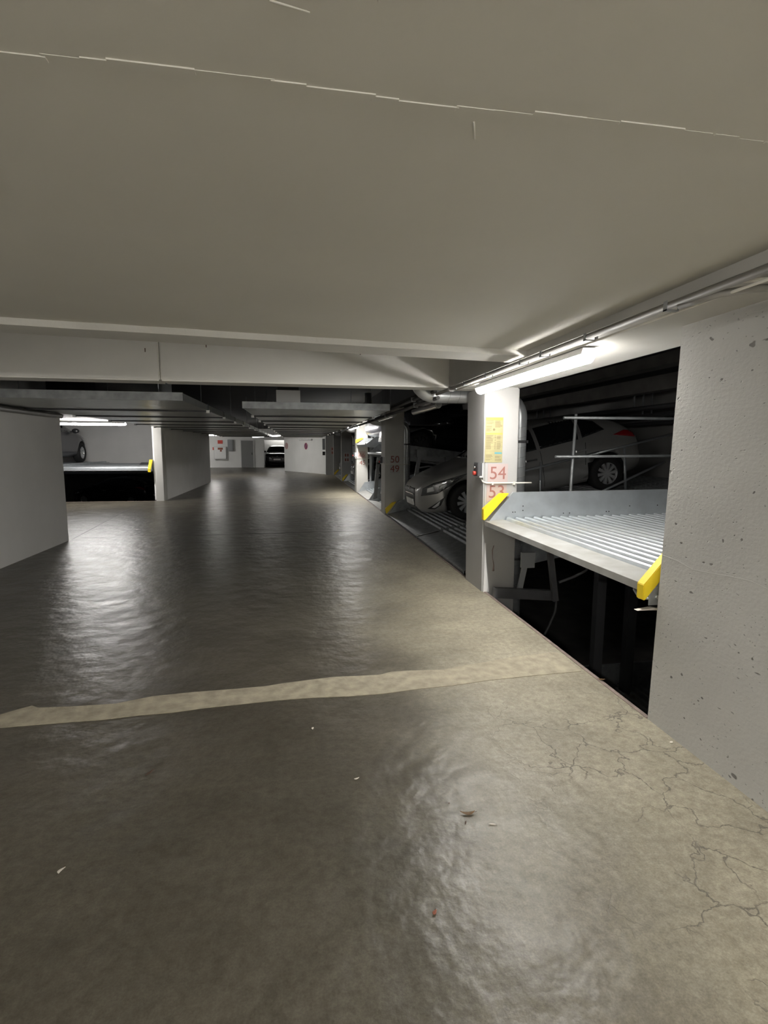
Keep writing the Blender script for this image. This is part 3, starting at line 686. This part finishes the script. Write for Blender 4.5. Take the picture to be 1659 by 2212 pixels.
# ================================================================= RAILS AND LIFT GEAR
def bars(name, label, cat, loc, parts, group=None):
    t = thing(name, label, cat, loc, group)
    for nm, p, q, r, mt in parts: obj(nm, tube(nb(), [p, q], r, 6), mt, t)
    return t
Yr = 5.55
bars('safety_rail', 'galvanised safety rail with one tall post behind the raised platform', 'rail', (3.2, Yr, .9), [
    ('post', (3.15, Yr+.03, .22), (3.19, Yr+.03, 1.89), .018, 'zinc_dull'),
    ('foot_bar', (3.15, Yr+.03, .25), (3.15, 5.85, .27), .016, 'zinc'),
    ('top_bar', (3.02, Yr, 1.845), (5.6, Yr, 1.86), .018, 'zinc_dull'),
    ('middle_bar', (2.94, Yr, 1.40), (5.6, Yr, 1.42), .018, 'zinc_dull')])
Yd = 7.9
def slx(x): return .035+(x-1.935)*.185
bars('ramp_rail', 'sloping handrail on short posts between the silver car and the tall post', 'rail', (3.9, Yd, .6), [
    ('handrail', (2.9, Yd, slx(2.9)+.74), (4.95, Yd, slx(4.95)+.84), .022, 'zinc'),
    ('handrail', (4.75, Yd, slx(4.75)+.82), (6.4, Yd, slx(6.4)+.9), .024, 'zinc'),
    ('post', (3.95, Yd, slx(3.95)), (3.93, Yd, slx(3.95)+.86), .02, 'zinc'),
    ('post', (5.5, Yd, slx(5.5)), (5.42, Yd, slx(5.5)+.84), .022, 'zinc'),
    ('foot_bar', (4.6, Yd, slx(4.6)+.05), (6.2, Yd, slx(6.2)+.45), .02, 'zinc')])
def slab_bar(name, t, p, q, wx, wy, mt):
    p = Vector(p); q = Vector(q); d = (q-p).normalized(); s = Vector((0, 1, 0)); a = d.cross(s).normalized(); bm = nb()
    hexa(bm, [p-a*wx-s*wy, p+a*wx-s*wy, p+a*wx+s*wy, p-a*wx+s*wy, q-a*wx-s*wy, q+a*wx-s*wy, q+a*wx+s*wy, q-a*wx+s*wy])
    bmesh.ops.recalc_face_normals(bm, faces=bm.faces[:]); return obj(name, bm, mt, t)
t = thing('lift_mechanism', 'grey lifting arm with hoses in the pit below the raised platform', 'lift mechanism', (2.5, 4.7, 0), 'lifting gear of the stackers')
slab_bar('lift_arm', t, (2.44, 4.7, .70), (2.56, 4.7, -.04), .028, .02, 'gear_grey')
slab_bar('cross_member', t, (1.93, 4.78, .05), (2.56, 4.78, -.005), .05, .03, 'gear_grey')
obj('hydraulic_pipe', tube(nb(), [(2.59, 4.7, .15), (2.75, 4.7, .20), (2.88, 4.7, .26), (2.94, 4.7, .34), (2.94, 4.7, .5)], .014, 8), 'gear_grey', t)
obj('hose', tube(nb(), [(2.57, 4.7, -.04), (2.56, 4.69, -.15), (2.50, 4.69, -.3), (2.44, 4.68, -.40), (2.34, 4.68, -.44)], .012, 8), 'gear_grey', t)
bm = box(nb(), 2.24, 2.38, 4.82, 4.86, .28, .44); obj('anchor_plate', bm, 'mid_grey', t)
slab_bar('strut', t, (2.28, 4.84, .30), (2.22, 4.84, -.02), .025, .015, 'mid_grey')
for x in (3.05, 3.42): obj('rear_post', B(x, x+.10, 4.74, 4.82, -1.8, .68), 'dark_grey', t)
t = thing('lift_mechanism', 'grey lifting frame between column 50 and the silver car', 'lift mechanism', (2.6, 11.0, .9), 'lifting gear of the stackers')
slab_bar('lift_arm', t, (2.70, 11.3, 1.30), (2.55, 11.3, .35), .04, .03, 'mid_grey')
obj('gear_box', B(2.62, 2.86, 11.2, 11.4, 1.28, 1.45), 'mid_grey', t)
slab_bar('cross_member', t, (2.6, 11.35, 1.29), (3.4, 11.35, 1.19), .05, .03, 'mid_grey')
obj('brake_block', B(3.3, 3.42, 11.25, 11.35, 1.0, 1.28), 'mid_grey', t)
obj('rear_post', B(3.32, 3.40, 11.31, 11.39, -1.8, 1.22), 'dark_grey', t)
obj('hose', tube(nb(), [(2.7, 11.25, 1.05), (2.9, 11.25, 1.08), (3.1, 11.25, 1.06), (3.2, 11.25, .98)], .02, 6), 'mid_grey', t)
obj('hose', tube(nb(), [(2.7, 11.25, .9), (2.9, 11.25, .92), (3.0, 11.25, .85)], .015, 6), 'mid_grey', t)
bars('upright_post', 'thin vertical post in front of the dark coupe', 'post', (2.2, 8.15, 0), [('post', (2.16, 8.17, .12), (2.16, 8.17, .125), .03, 'mid_grey'), ('post', (3.02, 11.8, 1.62), (3.04, 11.8, 2.30), .035, 'mid_grey')]).location = (3.03, 11.8, 1.6)
for y, lab in ((14.325, 'oblique steel strut before the black car beyond column 50'),):
    t = thing('lift_mechanism', lab, 'lift mechanism', (2.3, y, .8), 'lifting gear of the stackers')
    slab_bar('lift_arm', t, (2.25, y, 1.22), (2.12, y, -.3), .05, .02, 'mid_grey')
    slab_bar('cross_member', t, (2.2, y, 1.05), (2.9, y, 1.02), .02, .02, 'light_grey')
t = thing('steel_post', 'square steel post beside the bright white column', 'post', (2.4, 16.9, .8)); obj('post', B(2.36, 2.42, 16.97, 17.03, -1.8, 1.5), 'mid_grey', t)

# ================================================================= CARS
def interp(P, s):
    for (a, b_), (c, d) in zip(P, P[1:]):
        if s <= c: return b_+(d-b_)*(s-a)/(c-a)
    return P[-1][1]
HATCH = dict(L=4.3, W=1.78, wb=2.65, fo=.82, r=.315,
    top=[(0, .60), (.05, .70), (.15, .765), (.35, .84), (.7, .92), (1.0, .97), (1.15, 1.0), (1.4, 1.13), (1.65, 1.265), (1.9, 1.375), (2.4, 1.465), (3.0, 1.46), (3.5, 1.39), (3.85, 1.27), (4.08, 1.06), (4.22, .90), (4.3, .6)],
    belt=[(0, .56), (.05, .66), (.35, .76), (1.0, .87), (1.4, .90), (2.4, .95), (3.2, 1.0), (4.0, 1.0), (4.22, .86), (4.3, .56)],
    wid=[(0, .42), (.05, .56), (.15, .69), (.35, .80), (.7, .87), (1.2, .885), (3.2, .89), (3.8, .865), (4.08, .80), (4.22, .74), (4.3, .62)],
    roof=[(0, .38), (.15, .58), (.7, .70), (1.15, .71), (1.4, .66), (1.9, .60), (2.4, .575), (3.5, .56), (3.85, .56), (4.08, .66), (4.3, .55)],
    bot=[(0, .30), (.1, .20), (.4, .17), (3.9, .2), (4.2, .26), (4.3, .34)],
    side=[[(1.38, .93), (1.62, .955), (2.20, .975), (2.20, 1.385), (1.98, 1.35), (1.70, 1.22)], [(2.27, .975), (3.0, 1.015), (3.05, 1.38), (2.6, 1.41), (2.27, 1.395)], [(3.08, 1.03), (3.55, 1.10), (3.42, 1.28), (3.12, 1.375)]],
    wind=[(-.66, 1.01), (.66, 1.01), (.56, 1.36), (-.56, 1.36)], rear=[(-.50, 1.08), (.50, 1.08), (.46, 1.34), (-.46, 1.34)])
COUPE = dict(L=4.3, W=1.76, wb=2.55, fo=.86, r=.31,
    top=[(0, .52), (.05, .60), (.15, .66), (.35, .72), (.7, .78), (1.0, .82), (1.3, .86), (1.6, 1.02), (1.85, 1.15), (2.1, 1.25), (2.5, 1.30), (3.0, 1.27), (3.4, 1.17), (3.7, 1.04), (3.95, .95), (4.2, .90), (4.3, .6)],
    belt=[(0, .48), (.05, .56), (.35, .66), (1.0, .74), (1.4, .80), (2.4, .86), (3.2, .89), (4.0, .88), (4.22, .8), (4.3, .56)],
    wid=HATCH['wid'], roof=[(0, .45), (.15, .60), (.7, .68), (1.3, .68), (1.6, .62), (2.1, .54), (2.5, .52), (3.4, .53), (3.95, .62), (4.3, .5)], bot=HATCH['bot'],
    side=[[(1.62, .86), (2.5, .885), (2.5, 1.22), (2.2, 1.19), (1.9, 1.06)], [(2.56, .89), (3.4, .93), (3.15, 1.12), (2.56, 1.22)]],
    wind=[(-.62, .89), (.62, .89), (.5, 1.21), (-.5, 1.21)], rear=[(-.5, .97), (.5, .97), (.45, 1.2), (-.45, 1.2)])
SUV = dict(L=4.5, W=1.86, wb=2.68, fo=.88, r=.35,
    top=[(0, .70), (.05, .82), (.15, .92), (.35, .99), (.7, 1.04), (1.0, 1.07), (1.15, 1.10), (1.4, 1.27), (1.65, 1.43), (1.9, 1.56), (2.4, 1.64), (3.2, 1.64), (3.9, 1.60), (4.2, 1.45), (4.38, 1.1), (4.45, .95), (4.5, .6)],
    belt=[(0, .66), (.05, .78), (.35, .9), (1.0, .98), (1.4, 1.03), (2.4, 1.06), (4.2, 1.08), (4.45, .9), (4.5, .56)],
    wid=[(0, .62), (.05, .74), (.15, .83), (.35, .89), (.7, .92), (4.0, .92), (4.3, .86), (4.5, .74)],
    roof=[(0, .52), (.15, .70), (.7, .76), (1.15, .76), (1.4, .72), (1.9, .65), (2.4, .63), (3.9, .62), (4.2, .62), (4.5, .6)],
    bot=[(0, .36), (.1, .25), (.4, .22), (4.2, .24), (4.5, .34)],
    side=[[(1.42, 1.06), (2.3, 1.09), (2.3, 1.56), (1.95, 1.52), (1.68, 1.38)], [(2.37, 1.09), (3.2, 1.11), (3.2, 1.56), (2.37, 1.565)], [(3.26, 1.12), (4.0, 1.16), (3.85, 1.5), (3.26, 1.56)]],
    wind=[(-.70, 1.13), (.70, 1.13), (.60, 1.54), (-.60, 1.54)], rear=[(-.6, 1.15), (.6, 1.15), (.55, 1.5), (-.55, 1.5)])
def body_bm(D, arches=True):
    SS = [0, .03, .1, .22, .4, .65, .9, 1.05, 1.15, 1.3, 1.5, 1.7, 1.9, 2.15, 2.45, 2.8, 3.1, 3.4, 3.65, 3.85, 4.0, 4.12, 4.22, 4.28]
    k = D['L']/4.3; SS = [s*k for s in SS]+[D['L']]
    bm = nb(); rings = []
    for s in SS:
        zt = interp(D['top'], s); zs = min(interp(D['belt'], s), zt-.02); w_ = interp(D['wid'], s); wr_ = interp(D['roof'], s); zb = interp(D['bot'], s)
        lift = zt-zs; hi = min(1, max(0, (lift-.12)/.2))
        p5 = (wr_+(w_-wr_)*(.45 if hi else .5), zs+lift*(.55 if hi else .75))
        h = [(0, zb), (w_*.8, zb), (w_*.96, zb+.07), (w_, zb+.45*(zs-zb)), (w_*.985, zs), p5 if hi > 0 else (w_*.93, zs+lift*.55), (wr_+.03 if hi > 0 else w_*.82, zt-.045*hi-.01), (wr_*.65, zt), (0, zt+.012)]
        pts = [(-y, z) for y, z in h[1:-1]][::-1]
        full = h+pts
        rings.append([bm.verts.new((D['L']/2-s, y, z)) for y, z in full])
    n = len(rings[0])
    for a, b_ in zip(rings, rings[1:]):
        for i in range(n): bm.faces.new((a[i], a[(i+1) % n], b_[(i+1) % n], b_[i]))
    bm.faces.new(rings[0][::-1]); bm.faces.new(rings[-1])
    bmesh.ops.recalc_face_normals(bm, faces=bm.faces[:])
    me = bpy.data.meshes.new('tmp'); bm.to_mesh(me); bm.free(); o = bpy.data.objects.new('tmp', me); C.objects.link(o)
    md = o.modifiers.new('s', 'SUBSURF'); md.levels = 1; md.render_levels = 1
    xf = D['L']/2-D['fo']; xr = xf-D['wb']; cut = []
    if arches:
        cb_ = nb()
        for x in (xf, xr):
            for s in (1, -1): cyl(cb_, (x, s*(D['W']/2-.05), D['r']+.02), 'y', D['r']+.055, .50, 28)
        bmesh.ops.recalc_face_normals(cb_, faces=cb_.faces[:])
        cm = bpy.data.meshes.new('tmpc'); cb_.to_mesh(cm); cb_.free(); cu = bpy.data.objects.new('tmpc', cm); C.objects.link(cu); cut.append(cu)
        bo = o.modifiers.new('b', 'BOOLEAN'); bo.operation = 'DIFFERENCE'; bo.object = cu; bo.solver = 'EXACT'
    dg = bpy.context.evaluated_depsgraph_get(); dg.update()
    out = bpy.data.meshes.new_from_object(o.evaluated_get(dg)); bpy.data.objects.remove(o)
    for c in cut: bpy.data.objects.remove(c)
    out.materials.clear()
    for p in out.polygons:
        p.use_smooth = True; c = p.center
        for x in (xf, xr):
            if math.hypot(c.x-x, c.z-D['r']-.02) < D['r']+.05 and abs(c.y) > D['W']/2-.36: p.material_index = 1
            if abs(math.hypot(c.x-x, c.z-D['r']-.02)-D['r']-.055) < .004: p.material_index = 1
    return out
def patch_bm(bvh, poly, d, u, v, origin_, eps=.004, step=.07, thick=.012):
    bm = nb(); f = bm.faces.new([bm.verts.new((p[0], p[1], 0)) for p in poly])
    bmesh.ops.triangulate(bm, faces=[f])
    for _ in range(5):
        E = [e for e in bm.edges if e.calc_length() > step]
        if not E: break
        bmesh.ops.subdivide_edges(bm, edges=E, cuts=1); bmesh.ops.triangulate(bm, faces=[g for g in bm.faces if len(g.verts) > 3])
    bad = []; d = Vector(d); hits = {}
    for q in bm.verts:
        o_ = Vector(origin_)+Vector(u)*q.co.x+Vector(v)*q.co.y
        h = bvh.ray_cast(o_, d)
        if h[0] is None or h[1].dot(d) > .02: bad.append(q)
        else: q.co = h[0]-d*eps
    bmesh.ops.delete(bm, geom=bad, context='VERTS')
    g = bmesh.ops.extrude_face_region(bm, geom=bm.faces[:])
    for q in [x for x in g['geom'] if isinstance(x, bmesh.types.BMVert)]: q.co += d*thick
    bmesh.ops.recalc_face_normals(bm, faces=bm.faces[:])
    for f in bm.faces: f.smooth = True
    return bm
MESHC = {}
def wheel_meshes(r, spokes, rimmat):
    k = ('w', r, spokes, rimmat)
    if k in MESHC: return MESHC[k]
    bm = lathe_y(nb(), [(r*.62, -.10), (r*.66, -.105), (r*.92, -.10), (r*.985, -.075), (r, -.03), (r, .03), (r*.985, .075), (r*.92, .10), (r*.66, .105), (r*.62, .10)], 32)
    bmesh.ops.recalc_face_normals(bm, faces=bm.faces[:]); a = bpy.data.meshes.new('tyre'); bm.to_mesh(a); bm.free(); a.materials.append(MATS['rubber'])
    bm = lathe_y(nb(), [(.001, .02), (r*.50, .02), (r*.62, .03), (r*.66, .085), (r*.62, .092), (r*.60, .07)], 32)
    for f in bm.faces: f.material_index = 0 if f.calc_center_median().y > .045 else 1
    for i in range(spokes):
        ang = 2*PI*i/spokes; dv = Vector((math.cos(ang), 0, math.sin(ang))); sv = Vector((-math.sin(ang), 0, math.cos(ang)))
        w0, w1 = r*.055, r*.10; r0, r1 = r*.12, r*.63
        P = [dv*r0-sv*w0, dv*r0+sv*w0, dv*r1+sv*w1, dv*r1-sv*w1]
        hexa(bm, [p+Vector((0, .03, 0)) for p in P]+[p+Vector((0, .078, 0)) for p in P])
    cyl(bm, (0, .05, 0), 'y', r*.16, .07, 16)
    bmesh.ops.recalc_face_normals(bm, faces=bm.faces[:]); b_ = bpy.data.meshes.new('rim'); bm.to_mesh(b_); bm.free(); b_.materials.append(MATS[rimmat]); b_.materials.append(MATS['car_trim'])
    MESHC[k] = (a, b_); return a, b_
def car(kind, D, paint, label, loc, rot, group=None, spokes=10, rimmat='rim', detail=True, cat='car', plates=True):
    t = thing('car', label, cat, loc, group, rot); t.rotation_mode = 'XYZ'
    key = (kind, paint)
    if ('b', kind) not in MESHC:
        MESHC['b', kind] = body_bm(D); MESHC['f', kind] = body_bm(D, False)
    me = MESHC['b', kind].copy(); me.materials.append(MATS[paint]); me.materials.append(MATS['car_trim'])
    b_ = bpy.data.objects.new('body', me); C.objects.link(b_); b_.parent = t
    full = MESHC['f', kind]; bvh = BVHTree.FromPolygons([v.co.copy() for v in full.vertices], [list(p.vertices) for p in full.polygons])
    Lh = D['L']/2; K = dict(world=False)
    def side(poly, s, **q):   # poly in (distance from the nose, z)
        return patch_bm(bvh, [(Lh-a, z) for a, z in poly], (0, -s, 0), (1, 0, 0), (0, 0, 1), (0, s*3, 0), **q)
    def front(poly, s=1, **q): return patch_bm(bvh, poly, (-s, 0, 0), (0, 1, 0), (0, 0, 1), (s*4, 0, 0), **q)
    for s in (1, -1):
        for w_ in D['side']: obj('side_window', side(w_, s), 'car_glass', t, **K)
    obj('windscreen', front(D['wind']), 'car_glass', t, **K); obj('rear_window', front(D['rear'], -1), 'car_glass', t, **K)
    zt = interp(D['top'], .1)
    hz = interp(D['belt'], .2)
    for s in (1, -1):
        # lights wrap round the corners
        obj('headlight', side([(.08, hz-.17), (.12, hz-.04), (.30, hz+.03), (.92, hz+.10), (.66, hz-.02), (.34, hz-.16)], s, step=.05), 'head_light', t, **K)
        if detail:
            obj('headlight_lens', side([(.17, hz-.12), (.19, hz-.05), (.29, hz-.03), (.29, hz-.11)], s, step=.04, eps=.009), 'lens', t, **K)
            obj('headlight_lens', side([(.36, hz-.10), (.38, hz-.03), (.52, hz+.0), (.50, hz-.06)], s, step=.04, eps=.009), 'lens', t, **K)
            obj('headlight_lens', side([(.58, hz-.02), (.60, hz+.03), (.74, hz+.055), (.70, hz+.02)], s, step=.04, eps=.009), 'chrome', t, **K)
            fo = side([(.14, .30), (.42, .46), (.46, .50), (.36, .34), (.26, .28)], s, step=.05); obj('fog_surround', fo, 'car_trim', t, **K)
            obj('fog_lamp', side([(.21, .315), (.36, .42), (.33, .34), (.26, .30)], s, step=.04, eps=.009), 'lens', t, **K)
        zr = interp(D['belt'], D['L']-.3)
        obj('tail_light', side([(D['L']-.62, zr-.02), (D['L']-.36, zr+.03), (D['L']-.10, zr-.04), (D['L']-.06, zr-.16), (D['L']-.22, zr-.12)], s, step=.05), 'tail_light', t, **K)
        xf, xr = D['fo'], D['fo']+D['wb']
        # door cuts
        zl, zu = .30, interp(D['belt'], 2.2)
        for a in ([(1.42, zl), (1.43, zl), (1.38, zu-.05), (1.37, zu-.05)], [(2.25, zl-.02), (2.258, zl-.02), (2.258, zu), (2.25, zu)], [(3.05, zl+.25), (3.06, zl+.25), (3.12, zu), (3.11, zu)]):
            if detail: obj('door_gap', side(a, s, eps=.002), 'car_trim', t, **K)
        if detail:
            for hx in (2.05, 3.0):
                y = interp(D['wid'], hx)
                obj('door_handle', box(nb(), Lh-hx-.10, Lh-hx+.10, s*y-.012, s*y+.028*s+ (0 if s > 0 else 0), .80, .83) if s > 0 else box(nb(), Lh-hx-.10, Lh-hx+.10, -y-.028, -y+.012, .80, .83), 'chrome', t, **K)
        mx = Lh-(interp([(0, 1.5), (9, 1.5)], 1)); my = interp(D['wid'], 1.5); mz = interp(D['belt'], 1.5)+.10
        bm = nb(); bmesh.ops.create_icosphere(bm, subdivisions=2, radius=.11, matrix=Matrix.Translation((mx, s*(my+.07), mz)) @ Matrix.Diagonal((.75, 1.05, .72, 1)))
        mo = obj('wing_mirror', bm, paint, t, **K, smooth=True)
        obj('mirror_foot', box(nb(), mx-.03, mx+.04, min(s*(my-.12), s*(my+.02)), max(s*(my-.12), s*(my+.02)), mz-.05, mz-.01), 'car_trim', mo, **K)
    zg = zt-.12
    obj('grille', front([(-.36, zg-.14), (-.28, zg-.30), (.28, zg-.30), (.36, zg-.14), (.42, zg), (.36, zg+.06), (-.36, zg+.06), (-.42, zg)], step=.06), 'car_trim', t, **K)
    if detail:
        for z in (zg-.05,): obj('grille_bar', front([(-.36, z), (.36, z), (.36, z+.010), (-.36, z+.010)], eps=.010, step=.06), 'chrome', t, **K)
        obj('badge', front([(-.05, zg+.03), (.05, zg+.03), (.05, zg+.07), (-.05, zg+.07)], eps=.012, step=.06), 'chrome', t, **K)
        obj('bumper_insert', front([(-.45, .26), (.45, .26), (.38, .34), (-.38, .34)], step=.06), 'car_trim', t, **K)
    if plates:
        obj('number_plate', box(nb(), Lh-.005, Lh+.02, -.26, .26, zg-.25, zg-.14), 'plate', t, **K)
        obj('number_plate', box(nb(), -Lh-.02, -Lh+.005, -.26, .26, .52, .64), 'plate', t, **K)
    a, r_ = wheel_meshes(D['r'], spokes, rimmat)
    for x in (Lh-D['fo'], Lh-D['fo']-D['wb']):
        for s in (1, -1):
            w_ = bpy.data.objects.new('wheel', a); C.objects.link(w_); w_.parent = t; w_.location = (x, s*(D['W']/2-.125), D['r'])
            if s < 0: w_.rotation_euler = (0, 0, PI)
            q = bpy.data.objects.new('rim', r_); C.objects.link(q); q.parent = w_
    return t
# local origin is on the ground under the middle of the car, +x forward
def place_car_x(kind, D, paint, label, xfw, zfw, tilt, yc, **k):
    """nose towards the lane (-x); front wheel ground contact at (xfw, zfw); tilt>0 raises the rear"""
    off = D['L']/2-D['fo']   # centre to front axle
    cx = xfw+off*math.cos(tilt); cz = zfw+off*math.sin(tilt)
    # forward = -x and down by tilt:  rotate by pi about z, then pitch about y
    t = car(kind, D, paint, label, (cx, yc, cz), (0, 0, 0), **k)
    f = Vector((-math.cos(tilt), 0, -math.sin(tilt))); l = Vector((0, -1, 0)); u_ = f.cross(l)
    t.rotation_euler = Matrix((f, l, u_)).transposed().to_euler(); return t
th = math.atan(.185)
silver = place_car_x('hatch', HATCH, 'car_silver', 'silver hatchback parked nose-out on the sloping platform beside column 54', 2.95, slx(2.95)+.035, th, 8.42+.89)
th2 = -math.atan(.125)
place_car_x('coupe', COUPE, 'car_black', 'black coupe on the raised platform behind column 50, above the silver car', 2.95, PL-(2.95-1.965)*.125+.035, th2, 13.25, detail=False, rimmat='car_trim')
place_car_x('hatch', HATCH, 'car_dark', 'dark car with bright reflections on the high platform between column 50 and the bright column', 2.9, 1.62-.06*.95+.04, -math.atan(.06), 15.75, detail=False)
place_car_x('coupe', COUPE, 'car_black', 'black car with white plate at floor level beyond column 50', 2.98, .02-.17*1.05+.035, -math.atan(.17), 13.15, detail=False)
place_car_x('hatch', HATCH, 'car_black', 'black car at floor level between the bright column and the last dark column', 3.0, .02+.1*1.06+.035, math.atan(.1), 20.6, detail=True)
place_car_x('hatch', HATCH, 'car_white', 'white car at the farthest right bay, mostly behind the last dark column', 2.9, .02+.05*.97+.035, math.atan(.05), 25.4, detail=True)
# far end SUV, nose towards the camera
car('suv', SUV, 'car_black', 'black off-roader facing the lane in the recess at the far end', (-1.52, 41.75, 0), (0, 0, -PI/2))
# left bay cars
car('hatch', HATCH, 'car_dark', 'dark car on the raised platform in the left bay, cut off by the left wall', (-7.87, 17.15, .965), (0, 0, PI/2), spokes=7, detail=False)
platform_left(-9.2, -6.62, 15.03, .93, 4.4, 'raised platform under the dark car at the far left', bh=.05)
car('hatch', HATCH, 'car_black', 'black car seen from the side in the pit of the left bay', (-9.1, 28.2, -1.5), (0, 0, PI-.35), detail=True)

# ================================================================= LITTER
def leaf(x, y, z, L, W, ang, mat, label, curl=.3, name='dry_leaf', stem=True):
    t = thing(name, label, 'leaf', (x, y, z), None); bm = nb(); n = 8; R = []
    for i in range(n+1):
        s = i/n; w_ = W*math.sin(PI*min(.98, max(.02, s)))**.8; cx = (s-.5)*L; bend = curl*L*(s-.5)**2*2
        R.append([bm.verts.new((cx*math.cos(ang)-yy*math.sin(ang)-bend*math.sin(ang)*-1, cx*math.sin(ang)+yy*math.cos(ang)+bend*math.cos(ang), .002+abs(yy)*.7+(s-.5)**2*L*.5)) for yy in (-w_/2, 0, w_/2)])
    for a, b_ in zip(R, R[1:]):
        for k in range(2): bm.faces.new((a[k], a[k+1], b_[k+1], b_[k])).smooth = True
    g = bmesh.ops.extrude_face_region(bm, geom=bm.faces[:])
    for v in [q for q in g['geom'] if isinstance(q, bmesh.types.BMVert)]: v.co.z -= .0012
    obj('blade', bm, mat, t, world=False)
    if stem: obj('stem', tube(nb(), [(L*.46*math.cos(ang), L*.46*math.sin(ang)+curl*L*.4, .004), (L*.62*math.cos(ang), L*.62*math.sin(ang)+curl*L*.7, .003)], .0009, 5), 'leaf_dark', t, world=False)
    return t
leaf(.67, 1.853, 0, .062, .016, -.1, 'leaf', 'curled brown leaf, largest on the near floor', .35)
leaf(.743, 1.785, 0, .032, .007, -.25, 'leaf_white', 'white and black scrap just right of the large brown leaf', -.3)
leaf(.642, 1.808, 0, .022, .006, 1.1, 'leaf_dark', 'small dark flake just below the large brown leaf', .1, stem=False)
leaf(-.857, 1.809, 0, .030, .012, 1.2, 'leaf_white', 'pale petal alone at the lower left of the floor', .6)
leaf(.24, 2.151, 0, .026, .009, .3, 'leaf_white', 'pale chip of leaf in the middle of the near floor', .3)
leaf(.055, 2.607, 0, .022, .012, 1.4, 'leaf_white', 'pale flake just below the sand coloured strip', .3)
leaf(.412, 1.436, 0, .022, .012, .9, 'leaf_red', 'small reddish brown leaf nearest the bottom of the view', .5)
leaf(.378, 4.745, 0, .04, .012, .2, 'leaf_white', 'pale scrap on the lane beyond the sand coloured strip', .2)
leaf(-.70, 2.343, 0, .05, .012, 1.0, 'leaf_dark', 'dark smear-like leaf on the left of the near floor', .1)
leaf(1.925, 2.887, .006, .05, .012, -.3, 'leaf', 'brown leaf caught on the steel pit edge', .3)
leaf(1.868, 2.184, 0, .022, .012, .3, 'leaf_white', 'white plaster flake at the foot of the near wall', .3, stem=False)
leaf(.61, 1.93, 0, .008, .006, .3, 'leaf_dark', 'tiny dark crumb above the large brown leaf', .1, stem=False)
